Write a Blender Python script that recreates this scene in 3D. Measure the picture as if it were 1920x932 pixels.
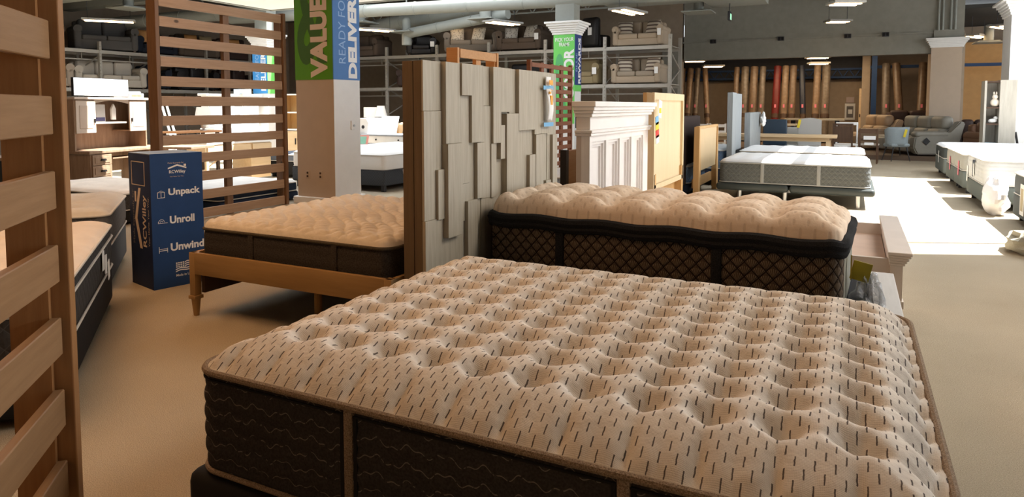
import bpy, bmesh, math, random
from math import sin, cos, pi, radians, sqrt, exp, atan2, floor
from mathutils import Vector, Matrix
random.seed(7)
S = bpy.context.scene
COL = S.collection
for _o in list(bpy.data.objects):
    bpy.data.objects.remove(_o)

# ------------------------------------------------------------------ camera, light, exposure
cd = bpy.data.cameras.new('camera'); cam = bpy.data.objects.new('camera', cd); COL.objects.link(cam)
cd.sensor_width = 36; cd.lens = 24; cd.shift_y = -0.0953; cd.clip_end = 200; cd.clip_start = 0.02
cam.location = (0, 0, 1.4); cam.rotation_euler = (radians(90-3.75), 0, radians(26.5)); S.camera = cam
S.view_settings.view_transform = 'Standard'; S.view_settings.look = 'None'
S.view_settings.gamma = 1; S.view_settings.exposure = 0.22; S.view_settings.use_curve_mapping = False

W = bpy.data.worlds.new('sky'); S.world = W; W.use_nodes = True
W.node_tree.nodes['Background'].inputs[0].default_value = (0.88, 0.94, 1.0, 1)
W.node_tree.nodes['Background'].inputs[1].default_value = 4.5

def lamp(name, kind, energy, color, loc, rot=(0, 0, 0), size=1, size_y=None, spot=None):
    l = bpy.data.lights.new(name, kind); l.energy = energy; l.color = color
    o = bpy.data.objects.new(name, l); COL.objects.link(o); o.location = loc; o.rotation_euler = rot
    if kind == 'AREA':
        l.shape = 'RECTANGLE'; l.size = size; l.size_y = size_y or size
    return o
SUN_EL = radians(60)
SA = radians(26.5)
sd = Vector((-cos(SA)*cos(SUN_EL), -sin(SA)*cos(SUN_EL), -sin(SUN_EL)))
sun = lamp('sun', 'SUN', 20, (1.0, 0.96, 0.90), (8, 8, 12))
sun.rotation_euler = sd.to_track_quat('-Z', 'Y').to_euler(); sun.data.angle = radians(0.5)
# the shop's warm ceiling lighting, plus one light added to brighten the foreground
WARM = (1.0, 0.62, 0.30)
lamp('unseen_overhead_light', 'AREA', 95, (1.0, 0.56, 0.27), (-4.2, 1.4, 4.3), (0, 0, 0), 3.0, 2.0)
lamp('unseen_overhead_light', 'AREA', 40, (1.0, 0.52, 0.20), (-6.0, 4.0, 4.4), (0, 0, 0), 2.5, 2.5)
lamp('unseen_overhead_light', 'AREA', 25, WARM, (-0.9, -3.4, 3.6), (0, 0, 0), 2.5, 1.5)
lamp('unseen_overhead_light', 'AREA', 150, (1.0, 0.88, 0.74), (2.2, 5.2, 4.5), (radians(-25), radians(20), 0), 2.0, 2.0)  # unseen light added to brighten the foreground from back right
lamp('unseen_overhead_light', 'AREA', 150, (1, 0.74, 0.46), (-1.5, 25.0, 3.28), (0, 0, 0), 5, 1.5)

# ------------------------------------------------------------------ node material helpers
class Nd:
    def __init__(s, name, rough=0.6, metal=0.0, spec=0.3):
        s.m = bpy.data.materials.new(name); s.m.use_nodes = True; s.nt = s.m.node_tree
        s.b = s.nt.nodes['Principled BSDF']
        s.b.inputs['Roughness'].default_value = rough; s.b.inputs['Metallic'].default_value = metal
        s.b.inputs['Specular IOR Level'].default_value = spec
        s._tc = None; s._h = None
    def new(s, t): return s.nt.nodes.new(t)
    def put(s, sock, v):
        if v is None: return
        if isinstance(v, (int, float)): sock.default_value = v
        elif isinstance(v, tuple):
            sock.default_value = v if len(v) == 4 or sock.type == 'VECTOR' else (*v, 1)
        else: s.nt.links.new(v, sock)
    def obj(s):
        if not s._tc: s._tc = s.new('ShaderNodeTexCoord')
        return s._tc.outputs['Object']
    def xyz(s):
        n = s.new('ShaderNodeSeparateXYZ'); s.nt.links.new(s.obj(), n.inputs[0]); return n.outputs
    def M(s, op, a, b=None, c=None):
        n = s.new('ShaderNodeMath'); n.operation = op
        s.put(n.inputs[0], a); s.put(n.inputs[1], b)
        if c is not None: s.put(n.inputs[2], c)
        return n.outputs[0]
    def noise(s, scale=5, detail=3, vec=None, stretch=None, rough=0.5):
        n = s.new('ShaderNodeTexNoise'); n.inputs['Scale'].default_value = scale; n.inputs['Detail'].default_value = detail
        n.inputs['Roughness'].default_value = rough
        v = vec or s.obj()
        if stretch:
            mp = s.new('ShaderNodeMapping'); mp.inputs['Scale'].default_value = stretch; s.nt.links.new(v, mp.inputs[0]); v = mp.outputs[0]
        s.nt.links.new(v, n.inputs['Vector']); return n.outputs['Fac']
    def ramp(s, fac, stops):
        n = s.new('ShaderNodeValToRGB'); s.put(n.inputs[0], fac)
        el = n.color_ramp.elements
        while len(el) < len(stops): el.new(0.5)
        for e, (p, c) in zip(el, stops): e.position = p; e.color = (*c, 1) if len(c) == 3 else c
        return n.outputs[0]
    def mix(s, fac, a, b):
        n = s.new('ShaderNodeMix'); n.data_type = 'RGBA'
        s.put(n.inputs[0], fac); s.put(n.inputs[6], a); s.put(n.inputs[7], b); return n.outputs[2]
    def color(s, v): s.put(s.b.inputs['Base Color'], v); return s
    def bump(s, h, strength=0.3, dist=0.01):
        n = s.new('ShaderNodeBump'); n.inputs['Strength'].default_value = strength; n.inputs['Distance'].default_value = dist
        s.nt.links.new(h, n.inputs['Height'])
        if s._h: s.nt.links.new(s._h, n.inputs['Normal'])
        s._h = n.outputs[0]; s.put(s.b.inputs['Normal'], s._h); return s

def k(c, f): return tuple(min(1, x*f) for x in c)
def plain(name, c, rough=0.6, metal=0.0, var=0.06, scale=6, spec=0.3, bump=0, bscale=60):
    n = Nd(name, rough, metal, spec)
    n.color(n.ramp(n.noise(scale), [(0.3, k(c, 1-var)), (0.7, k(c, 1+var))]))
    if bump: n.bump(n.noise(bscale, 2), bump, 0.01)
    return n.m
def fabric(name, c, var=0.12, scale=160, bump=0.25):
    n = Nd(name, 0.95, 0, 0.1)
    n.color(n.ramp(n.noise(scale, 2), [(0.3, k(c, 1-var)), (0.7, k(c, 1+var))]))
    n.bump(n.noise(scale*1.3, 2), bump, 0.004); return n.m
def wood(name, c1, c2, stretch=(1, 14, 14), scale=3.0, rough=0.5, knots=False, bump=0.08):
    n = Nd(name, rough, 0, 0.3)
    f = n.noise(scale, 5, stretch=stretch, rough=0.6)
    col = n.ramp(f, [(0.25, c1), (0.5, k(tuple((a+b)/2 for a, b in zip(c1, c2)), 1)), (0.75, c2)])
    if knots:
        v = n.new('ShaderNodeTexVoronoi'); v.inputs['Scale'].default_value = 4.2
        mp = n.new('ShaderNodeMapping'); mp.inputs['Scale'].default_value = tuple(0.45 if q == 1 else 0.8 for q in stretch)
        n.nt.links.new(n.obj(), mp.inputs[0]); n.nt.links.new(mp.outputs[0], v.inputs['Vector'])
        kn = n.ramp(v.outputs['Distance'], [(0.05, (1, 1, 1)), (0.085, (0, 0, 0))])
        col = n.mix(kn, col, k(c1, 0.30))
    n.color(col); n.bump(f, bump, 0.01); return n.m
def glow(name, c, st):
    n = Nd(name, 0.5); n.color(c); n.b.inputs['Emission Color'].default_value = (*c, 1); n.b.inputs['Emission Strength'].default_value = st; return n.m

# ------------------------------------------------------------------ geometry helpers
class G:
    """collects shapes into one mesh"""
    def __init__(s): s.bm = bmesh.new()
    def box(s, x0, x1, y0, y1, z0, z1, r=0, seg=2, mat=None):
        t = bmesh.new(); bmesh.ops.create_cube(t, size=1)
        for v in t.verts:
            v.co = Vector((x0+(x1-x0)*(v.co.x+.5), y0+(y1-y0)*(v.co.y+.5), z0+(z1-z0)*(v.co.z+.5)))
        if r > 0:
            r = min(r, 0.49*min(abs(x1-x0), abs(y1-y0), abs(z1-z0)))
            bmesh.ops.bevel(t, geom=list(t.edges), offset=r, segments=seg, profile=0.5, affect='EDGES')
        return s.add(t, mat)
    def add(s, t, mat=None):
        if mat is not None: bmesh.ops.transform(t, matrix=mat, verts=t.verts)
        me = bpy.data.meshes.new('tmp'); t.to_mesh(me); t.free(); s.bm.from_mesh(me); bpy.data.meshes.remove(me); return s
    def cyl(s, p, q, r0, r1=None, n=12, caps=True):
        p, q = Vector(p), Vector(q); r1 = r0 if r1 is None else r1
        t = bmesh.new(); L = (q-p).length
        bmesh.ops.create_cone(t, cap_ends=caps, segments=n, radius1=r0, radius2=r1, depth=L)
        m = Matrix.Translation((p+q)/2) @ (q-p).to_track_quat('Z', 'Y').to_matrix().to_4x4()
        return s.add(t, m)
    def bar(s, p, q, w, d=None):
        p, q = Vector(p), Vector(q); d = d or w; L = (q-p).length
        m = Matrix.Translation((p+q)/2) @ (q-p).to_track_quat('Z', 'Y').to_matrix().to_4x4()
        return s.box(-w/2, w/2, -d/2, d/2, -L/2, L/2, mat=m)
    def lathe(s, prof, n=20, loc=(0, 0, 0)):
        rows = []
        for r, z in prof:
            rows.append([s.bm.verts.new((loc[0]+r*cos(2*pi*i/n), loc[1]+r*sin(2*pi*i/n), loc[2]+z)) for i in range(n)])
        for a, b in zip(rows, rows[1:]):
            for i in range(n):
                s.bm.faces.new((a[i], a[(i+1) % n], b[(i+1) % n], b[i]))
        if prof[0][0] > 1e-4: s.bm.faces.new(rows[0][::-1])
        if prof[-1][0] > 1e-4: s.bm.faces.new(rows[-1])
        return s
    def sphere(s, c, r, sc=(1, 1, 1), n=14):
        t = bmesh.new(); bmesh.ops.create_uvsphere(t, u_segments=n, v_segments=max(6, n//2), radius=r)
        return s.add(t, Matrix.Translation(c) @ Matrix.Diagonal((*sc, 1)))
    def prism(s, pts, ax, a, b):
        """extrude 2D outline pts along axis ax from a to b; (u,v) are the other two axes in xyz order"""
        def mk(u, v, w):
            return {'x': (w, u, v), 'y': (u, w, v), 'z': (u, v, w)}[ax]
        A = [s.bm.verts.new(mk(u, v, a)) for u, v in pts]; B = [s.bm.verts.new(mk(u, v, b)) for u, v in pts]
        n = len(pts); s.bm.faces.new(A); s.bm.faces.new(B[::-1])
        for i in range(n): s.bm.faces.new((A[i], B[i], B[(i+1) % n], A[(i+1) % n]))
        return s
    def tube(s, pts, r, n=8, closed=False, flat=1.0):
        P_ = [Vector(p) for p in pts]; N = len(P_); rings = []
        for i in range(N):
            if closed: t = P_[(i+1) % N]-P_[i-1]
            else: t = P_[min(i+1, N-1)]-P_[max(i-1, 0)]
            t.normalize()
            up = Vector((0, 0, 1)) if abs(t.z) < 0.95 else Vector((1, 0, 0))
            a = t.cross(up).normalized(); b = a.cross(t)
            rings.append([s.bm.verts.new(P_[i]+a*(r*cos(2*pi*j/n))+b*(r*flat*sin(2*pi*j/n))) for j in range(n)])
        for i in range(N if closed else N-1):
            A, B = rings[i], rings[(i+1) % N]
            for j in range(n): s.bm.faces.new((A[j], A[(j+1) % n], B[(j+1) % n], B[j]))
        if not closed: s.bm.faces.new(rings[0]); s.bm.faces.new(rings[-1][::-1])
        return s
    def grid(s, f, nu, nv, closed_u=False):
        V = [[s.bm.verts.new(f(i/(nu if closed_u else nu-1), j/(nv-1))) for i in range(nu)] for j in range(nv)]
        for j in range(nv-1):
            for i in range(nu if closed_u else nu-1):
                s.bm.faces.new((V[j][i], V[j][(i+1) % nu], V[j+1][(i+1) % nu], V[j+1][i]))
        return s
    def done(s, name, mat, parent=None, smooth=False, label=None, angle=40):
        bmesh.ops.recalc_face_normals(s.bm, faces=s.bm.faces)
        me = bpy.data.meshes.new(name); s.bm.to_mesh(me); s.bm.free()
        if smooth:
            me.shade_smooth() if hasattr(me, 'shade_smooth') else None
            me.set_sharp_from_angle(angle=radians(angle))
        me.materials.append(mat)
        o = bpy.data.objects.new(name, me); COL.objects.link(o)
        if parent: o.parent = parent
        if label: o['label'] = label
        return o
def bx(parent, name, mat, x0, x1, y0, y1, z0, z1, r=0, seg=2, label=None):
    return G().box(x0, x1, y0, y1, z0, z1, r, seg).done(name, mat, parent, smooth=r > 0, label=label)
def tag(o, label, cat, group=None):
    o['label'] = label; o['category'] = cat
    if group: o['group'] = group
    return o
def T(name, label, cat, loc=(0, 0, 0), rz=0, group=None):
    o = bpy.data.objects.new(name, None); COL.objects.link(o); o.empty_display_size = 0.1
    o.location = loc; o.rotation_euler = (0, 0, radians(rz)); return tag(o, label, cat, group)
def st(g, name, mat, smooth=False):
    o = g.done(name, mat, None, smooth); o['kind'] = 'structure'; return o
def text(parent, name, s, mat, center, X, Y, w, h, bold=0.0, label=None, depth=0.0008):
    cu = bpy.data.curves.new('tx', 'FONT'); cu.body = s; cu.offset = bold; cu.size = 1; cu.resolution_u = 4; cu.space_line = 0.95; cu.align_x = 'CENTER'
    o = bpy.data.objects.new('tx', cu); COL.objects.link(o)
    dg = bpy.context.evaluated_depsgraph_get(); me = bpy.data.meshes.new_from_object(o.evaluated_get(dg))
    bpy.data.objects.remove(o); bpy.data.curves.remove(cu)
    xs = [v.co.x for v in me.vertices]; ys = [v.co.y for v in me.vertices]
    ax, bx_, ay, by = min(xs), max(xs), min(ys), max(ys)
    sx = w/(bx_-ax); sy = h/(by-ay) if h else sx
    X, Y, c = Vector(X), Vector(Y), Vector(center)
    for v in me.vertices:
        v.co = c+X*((v.co.x-(ax+bx_)/2)*sx)+Y*((v.co.y-(ay+by)/2)*sy)
    me.materials.clear(); me.materials.append(mat); me.name = name
    ob = bpy.data.objects.new(name, me); COL.objects.link(ob); ob.parent = parent
    if label: ob['label'] = label
    return ob
def copy_thing(o, loc=None, rz=None, label=None):
    c = o.copy(); COL.objects.link(c)
    for ch in o.children:
        d = ch.copy(); COL.objects.link(d); d.parent = c
        for g2 in ch.children:
            e = g2.copy(); COL.objects.link(e); e.parent = d
    if loc is not None: c.location = loc
    if rz is not None: c.rotation_euler = (0, 0, radians(rz))
    if label: c['label'] = label
    return c

# ------------------------------------------------------------------ materials
def carpet_mat():
    n = Nd('carpet', 0.97, 0, 0.05)
    a = n.noise(1.1, 4); b = n.noise(240, 2)
    c = n.ramp(a, [(0.3, (0.43, 0.36, 0.265)), (0.7, (0.49, 0.415, 0.31))])
    d = n.ramp(b, [(0.3, (0.72, 0.72, 0.72)), (0.7, (1.15, 1.15, 1.15))])
    m = n.new('ShaderNodeMix'); m.data_type = 'RGBA'; m.blend_type = 'MULTIPLY'; m.inputs[0].default_value = 1
    n.nt.links.new(c, m.inputs[6]); n.nt.links.new(d, m.inputs[7]); n.color(m.outputs[2])
    n.bump(b, 0.5, 0.01); return n.m
M_CARPET = carpet_mat()
M_WALLT = plain('taupe_wall_paint', (0.36, 0.285, 0.215), 0.85, bump=0.05)
M_WALLG = plain('grey_wall_paint', (0.255, 0.245, 0.21), 0.85, bump=0.05)
M_CEIL = plain('ceiling_paint', (0.13, 0.13, 0.12), 0.9)
M_SOFFIT = plain('white_ceiling_paint', (0.86, 0.88, 0.88), 0.9, var=0.01)
M_DUCT = plain('duct_paint', (0.26, 0.27, 0.245), 0.6, var=0.03)
M_COLB = plain('column_paint', (0.50, 0.395, 0.30), 0.8, var=0.03, bump=0.08, bscale=150)
M_WHITE = plain('white_paint', (0.80, 0.79, 0.77), 0.6, var=0.02)
M_COLW = plain('white_column_paint', (0.80, 0.80, 0.80), 0.7, var=0.02)
M_PINE = wood('brown_stained_pine_wood', (0.26, 0.13, 0.065), (0.36, 0.20, 0.11), (14, 1, 14), knots=True)
M_PINEP = wood('brown_stained_pine_post', (0.16, 0.085, 0.042), (0.235, 0.13, 0.07), (14, 14, 1), knots=True)
M_FPINE = wood('honey_stained_pine_wood', (0.24, 0.13, 0.06), (0.33, 0.19, 0.095), (1, 14, 14), knots=True)
M_FPINEP = wood('honey_stained_pine_post', (0.27, 0.125, 0.048), (0.36, 0.18, 0.07), (14, 14, 1))
M_KPINE = wood('natural_knotty_pine', (0.50, 0.24, 0.09), (0.62, 0.33, 0.14), (14, 1, 14), knots=True)
M_RED = wood('reddish_brown_wood', (0.20, 0.07, 0.035), (0.28, 0.11, 0.055), (14, 1, 14))
M_OAK = wood('golden_oak_wood', (0.31, 0.18, 0.07), (0.42, 0.255, 0.105), (1, 10, 10), scale=2.2)
M_OAKV = wood('golden_oak_wood_upright', (0.33, 0.195, 0.08), (0.44, 0.27, 0.115), (10, 10, 1), scale=2.2)
M_ASH = wood('pale_ash_veneer', (0.70, 0.55, 0.34), (0.76, 0.61, 0.40), (9, 9, 1), scale=1.6, bump=0.02)
M_ASHD = wood('amber_wood', (0.55, 0.32, 0.13), (0.64, 0.40, 0.18), (9, 9, 1), scale=1.6, bump=0.02)
M_LOAK = wood('light_oak_wood', (0.58, 0.42, 0.25), (0.68, 0.51, 0.32), (1, 9, 9), scale=2, bump=0.03)
M_GREYW = wood('grey_washed_wood', (0.35, 0.305, 0.235), (0.48, 0.43, 0.34), (16, 16, 1), scale=3.2, bump=0.15)
M_GREYS = wood('brown_edge_wood', (0.125, 0.085, 0.05), (0.18, 0.125, 0.075), (14, 14, 1))
M_GREYL = wood('pale_weathered_wood', (0.21, 0.23, 0.24), (0.33, 0.355, 0.365), (9, 9, 1), scale=3)
M_TWOOD = wood('taupe_bookcase_wood', (0.36, 0.33, 0.28), (0.47, 0.44, 0.38), (9, 9, 1), scale=2.4)
M_WWASH = plain('whitewashed_wood', (0.84, 0.80, 0.77), 0.5, var=0.03)
M_WPINK = plain('whitewashed_bed_wood', (0.60, 0.535, 0.485), 0.5, var=0.03)
M_PLY = plain('plywood_deck', (0.60, 0.46, 0.38), 0.8)
M_DESK = wood('rustic_desk_wood', (0.22, 0.14, 0.09), (0.35, 0.24, 0.165), (8, 8, 1), scale=2.5)
M_DARKW = wood('dark_brown_wood', (0.055, 0.03, 0.018), (0.09, 0.05, 0.03), (9, 9, 1))
M_BLACK = plain('black_fabric', (0.012, 0.011, 0.011), 0.9)
M_BLACKP = plain('black_plastic', (0.02, 0.02, 0.022), 0.4)
M_METAL = plain('galvanised_rack_steel', (0.42, 0.40, 0.36), 0.45, 0.3)
M_STEEL = plain('brushed_steel', (0.55, 0.56, 0.57), 0.3, 0.9)
M_DARKM = plain('dark_metal', (0.05, 0.05, 0.055), 0.45, 0.5)
M_BLUEM = plain('blue_rack_steel', (0.02, 0.05, 0.13), 0.5, 0.2)
M_PAPER = plain('white_paper', (0.85, 0.85, 0.84), 0.8, var=0.02)
M_YEL = plain('yellow_tag', (0.75, 0.60, 0.05), 0.7)
M_ORA = plain('orange_print', (0.85, 0.42, 0.08), 0.7)
M_PINKT = plain('pink_tag', (0.80, 0.22, 0.28), 0.7)
M_TAPE = plain('blue_masking_tape', (0.20, 0.45, 0.72), 0.7)
M_SHADE = plain('lamp_shade_linen', (0.85, 0.82, 0.76), 0.9, var=0.02)

# ------------------------------------------------------------------ setting
def R_(x): return x
st(G().box(-24, 14, -6, 31, -0.1, 0), 'floor', M_CARPET)
st(G().box(-22.2, -22, -6, 22.6, 0, 5.0), 'wall_left', M_WALLT)
st(G().box(-22.2, -5.0, 22.4, 22.6, 0, 5.0), 'wall_back_left', plain('warm_taupe_wall_paint', (0.30, 0.235, 0.175), 0.85, bump=0.05))
st(G().box(-4.95, 2.66, 22.4, 22.7, 2.87, 5.0).box(-5.0, 2.0, 22.36, 22.4, 3.42, 3.47).box(-5.6, -5.0, 22.2, 22.4, 0, 3.3), 'wall_back', M_WALLG)
st(G().box(-7.5, 6.2, 28.0, 28.2, 0, 4.2), 'wall_stockroom', M_WALLT)
st(G().box(-7.7, -7.5, 22.6, 28.2, 0, 4.2), 'wall_stockroom_left', M_WALLT)
st(G().box(2.7, 7.5, 27.0, 27.2, 0, 3.5), 'wall_alcove', plain('ochre_wall_paint', (0.50, 0.29, 0.12), 0.85))
st(G().box(2.72, 2.8, 23.2, 27, 0, 3.5), 'wall_alcove_left', M_WALLT)
st(G().box(-7.5, 2.7, 22.7, 28, 3.35, 3.45).box(2.7, 8, 22.7, 30, 4.1, 4.2), 'ceiling_stockroom', plain('dark_ceiling_paint', (0.05, 0.048, 0.044), 0.9))
st(G().box(-22.2, 14, -6.2, -6, 0, 5.0), 'wall_front', M_WALLT)
# right wall with tall shop windows outside the picture
g = G()
for y in range(-6, 32, 4): g.box(9.0, 9.3, y, y+1.2, 0, 5)
g.box(9.0, 9.3, -6, 31, 0, 0.5).box(9.0, 9.3, -6, 31, 4.2, 5).box(9.05, 9.25, -6, 2.2, 0.5, 4.2)  # solid infill added over the near windows to cut the light there
st(g, 'wall_right', M_COLW)
# ceiling slab with unseen openings added to drop sun patches; long sides follow the sun
def ceiling():
    off = 5.0/math.tan(SUN_EL); ox, oy = off*cos(SA), off*sin(SA)
    def quad(xa, xb, near, far): return [(xa+ox, near(xa)+oy), (xb+ox, near(xb)+oy), (xb+ox, far(xb)+oy), (xa+ox, far(xa)+oy)]
    holes = [quad(-1.45, 5.6, lambda x: 7.42+(x-0.507)*0.42, lambda x: 15.28+(x-0.045)*0.45),
             quad(-16.5, -9.3, lambda x: 6.3+(x+10)*0.45, lambda x: 15.2+(x+10)*0.3)]
    xs = -5.5  # the slab is laid in two bays
    g = G()
    for (xa, xb), hole in zip(((xs, 14), (-22.2, xs)), holes):
        outer = [(xa, -6.2), (xb, -6.2), (xb, 31), (xa, 31)]
        for z in (5.0, 5.15):
            o_ = [g.bm.verts.new((x, y, z)) for x, y in outer]; h_ = [g.bm.verts.new((x, y, z)) for x, y in hole]
            for i in range(4): g.bm.faces.new((o_[i], o_[(i+1) % 4], h_[(i+1) % 4], h_[i]))
            if z == 5.0: h0 = h_
            else:
                for i in range(4): g.bm.faces.new((h0[i], h0[(i+1) % 4], h_[(i+1) % 4], h_[i]))
    st(g, 'ceiling', M_CEIL)
    g = G(); hole = holes[0]
    a, b = Vector((*hole[0], 5.1)), Vector((*hole[3], 5.1)); c, d = Vector((*hole[1], 5.1)), Vector((*hole[2], 5.1))
    g.bar(a.lerp(b, 0.075), c.lerp(d, 0.075), 0.05)
    g.bar(a.lerp(c, 0.075), b.lerp(d, 0.075), 0.17, 0.05)
    st(g, 'ceiling_shadow_bar', M_WHITE)  # unseen bars added to cast shade stripes across the sun patch
ceiling()
st(G().box(-12.0, -8.2, 9.6, 11.68, 3.6, 3.7), 'ceiling_soffit', M_SOFFIT)
st(G().box(-12.06, -8.2, 11.68, 11.76, 3.58, 3.9).box(-12.08, -12.0, 9.6, 11.76, 3.58, 3.9), 'trim_soffit_edge', M_DUCT)
st(G().box(0.0, 2.6, 20.25, 28, 0, 0.12).box(-7.5, 0.0, 22.2, 28, 0, 0.12), 'floor_platform', plain('brown_platform_board', (0.14, 0.095, 0.065), 0.7))

def capital(g, x0, x1, y0, y1, z, h=0.3, d=0.16):
    for a, b, o in ((0, .18, .03), (.18, .34, .05), (.34, .5, .075), (.5, .66, .10), (.66, .84, .135), (.84, 1, d)):
        g.box(x0-o, x1+o, y0-o, y1+o, z+a*h, z+b*h, 0.006, 1)
GREEN1 = plain('green_sign_vinyl', (0.10, 0.30, 0.015), 0.5, var=0.02)
GREEN1D = plain('dark_green_sign_print', (0.055, 0.14, 0.025), 0.5, var=0.02)
GREEN2 = plain('bright_green_sign_vinyl', (0.17, 0.62, 0.13), 0.5, var=0.02)
GREEN2D = plain('mid_green_sign_print', (0.11, 0.43, 0.16), 0.5, var=0.02)
BLUE1 = plain('blue_sign_vinyl', (0.085, 0.21, 0.48), 0.5, var=0.02)
BLUE2 = plain('bright_blue_sign_vinyl', (0.06, 0.28, 0.62), 0.5, var=0.02)
NAVY = plain('navy_sign_vinyl', (0.022, 0.05, 0.20), 0.5, var=0.02)
LETW = plain('white_sign_print', (0.86, 0.85, 0.84), 0.6, var=0.01)
LETT = plain('tan_sign_print', (0.72, 0.58, 0.46), 0.6, var=0.01)
LETB = plain('pale_blue_sign_print', (0.34, 0.50, 0.74), 0.6, var=0.01)
# near column (value sign)
st(G().box(-7.19, -6.5, 7.45, 8.01, 0, 5), 'column_1', M_COLB)
st(G().box(-6.5, -6.494, 7.452, 8.01, 0.1, 4.9), 'column_1_lit_side', M_WHITE)  # white sheet paints the lit side; the tan front carries warm shade
g = G(); g.box(-7.24, -6.45, 7.40, 8.06, 0, 0.10, 0.01); capital(g, -7.19, -6.5, 7.45, 8.01, 3.2); st(g, 'trim_column_1', M_WHITE)
sg = T('column_sign', 'green and blue wrap sign on the near column reading value and ready for delivery', 'sign', (-6.5, 7.45, 1.775))
bx(sg, 'front_panel', GREEN1, -0.695, 0.0, -0.007, 0.0, 0, 1.42, label='green face of the sign')
bx(sg, 'side_panel', BLUE1, 0.0, 0.012, -0.007, 0.565, 0, 1.42, label='blue face of the sign')
UP = (0, 0, 1); LX = (-1, 0, 0); LY = (0, -1, 0)
text(sg, 'ampersand', '&', GREEN1D, (-0.37, -0.0085, 0.86), (1, 0, 0), UP, 0.55, 1.30, 0.03)
text(sg, 'lettering', 'VALUE', LETT, (-0.245, -0.0105, 0.585), UP, LX, 1.12, 0.31, 0.055, label='tan letters VALUE')
text(sg, 'lettering', 'READY FOR', LETB, (0.0135, 0.18, 0.73), UP, LY, 1.00, 0.145, -0.004, label='thin letters READY FOR')
text(sg, 'lettering', 'DELIVERY', LETW, (0.0135, 0.405, 0.70), UP, LY, 1.35, 0.19, 0.055, label='bold letters DELIVERY')
sw = T('wall_socket', 'white switch box on the lit side of the near column', 'switch', (-6.494, 7.83, 1.06))
bx(sw, 'back_plate', M_WHITE, 0, 0.02, -0.035, 0.035, 0, 0.13, 0.004); G().cyl((0.02, 0.012, 0.06), (0.035, 0.012, 0.06), 0.016).done('sensor', M_STEEL, sw)
for i, xx in enumerate((-7.0, -6.76)):
    s_ = T('power_outlet', ('left' if i == 0 else 'right')+'-hand beige power outlet low on the near column', 'outlet', (xx, 7.45, 0.36))
    bx(s_, 'cover_plate', M_COLB, -0.035, 0.035, -0.006, 0, 0, 0.12, 0.002)
    G().box(-0.016, 0.016, -0.010, -0.005, 0.02, 0.05, 0.003).box(-0.016, 0.016, -0.010, -0.005, 0.07, 0.10, 0.003).done('socket', M_DARKW, s_)
# column with the pick-your-frame sign
st(G().box(-6.2, -5.68, 14.58, 14.98, 0, 3.3), 'column_2', M_WHITE)
g = G(); capital(g, -6.2, -5.68, 14.58, 14.98, 3.03, 0.29, 0.17); st(g, 'trim_column_2', M_WHITE)
st(G().box(-6.17, -5.71, 14.6, 14.96, 3.3, 3.72), 'column_2_top', M_DUCT)
sg = T('column_sign', 'bright green and navy wrap sign on the further column reading pick your frame', 'sign', (-5.68, 14.58, 1.0))
bx(sg, 'front_panel', GREEN2, -0.52, 0.0, -0.007, 0.0, 0.0, 2.03, label='bright green face')
bx(sg, 'side_panel', NAVY, 0.0, 0.01, -0.007, 0.40, 0.885, 2.03, label='navy face')
bx(sg, 'side_strip', GREEN2, 0.0, 0.0095, -0.007, 0.40, 0.74, 0.885, label='green strip below the navy face')
text(sg, 'ampersand', '&', GREEN2D, (-0.34, -0.0085, 0.9), (1, 0, 0), UP, 0.36, 1.4, 0.02)
text(sg, 'lettering', 'PICK YOUR\nFRAME', LETW, (-0.25, -0.0105, 1.86), (1, 0, 0), UP, 0.45, 0.20, 0.012, label='white letters PICK YOUR FRAME')
text(sg, 'lettering', 'COLOR', LETW, (-0.14, -0.0105, 1.13), UP, LX, 1.14, 0.25, 0.04, label='bold white letters COLOR')
text(sg, 'lettering', 'REWARDS', LETW, (0.0115, 0.27, 1.44), UP, LY, 1.04, 0.15, 0.035, label='bold letters REWARDS')
text(sg, 'lettering', 'BLUE', LETB, (0.0115, 0.09, 1.40), UP, LY, 0.42, 0.10, 0.0, label='thin letters BLUE')
cb = T('notice_board', 'grey framed notice panel on the white side of the pick your frame column', 'frame', (-5.68, 14.74, 0.9))
bx(cb, 'frame', M_DARKM, 0.0, 0.06, -0.10, 0.2, 0, 0.52, 0.005); bx(cb, 'glass_panel', M_STEEL, 0.06, 0.065, -0.07, 0.17, 0.03, 0.49)
# column seen through the slats
st(G().box(-15.05, -14.5, 13.95, 14.4, 0, 3.3), 'column_3', M_WHITE)
g = G(); capital(g, -15.05, -14.5, 13.95, 14.4, 3.1, 0.3); st(g, 'trim_column_3', M_WHITE)
st(G().box(-15.0, -14.55, 14.0, 14.35, 3.3, 5), 'column_3_top', M_DUCT)
sg = T('column_sign', 'blue and green delivery sign on the column behind the slat screen', 'sign', (-14.5, 13.95, 1.75))
bx(sg, 'front_panel', BLUE2, -0.555, 0, -0.007, 0, 0, 1.2); bx(sg, 'side_panel', GREEN2, 0, 0.01, -0.007, 0.45, 0, 1.2)
text(sg, 'lettering', 'READY FOR', LETB, (-0.38, -0.0085, 0.72), UP, LX, 0.95, 0.13, 0)
text(sg, 'lettering', 'DELIVERY', LETW, (-0.15, -0.0085, 0.68), UP, LX, 1.2, 0.18, 0.03)
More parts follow.
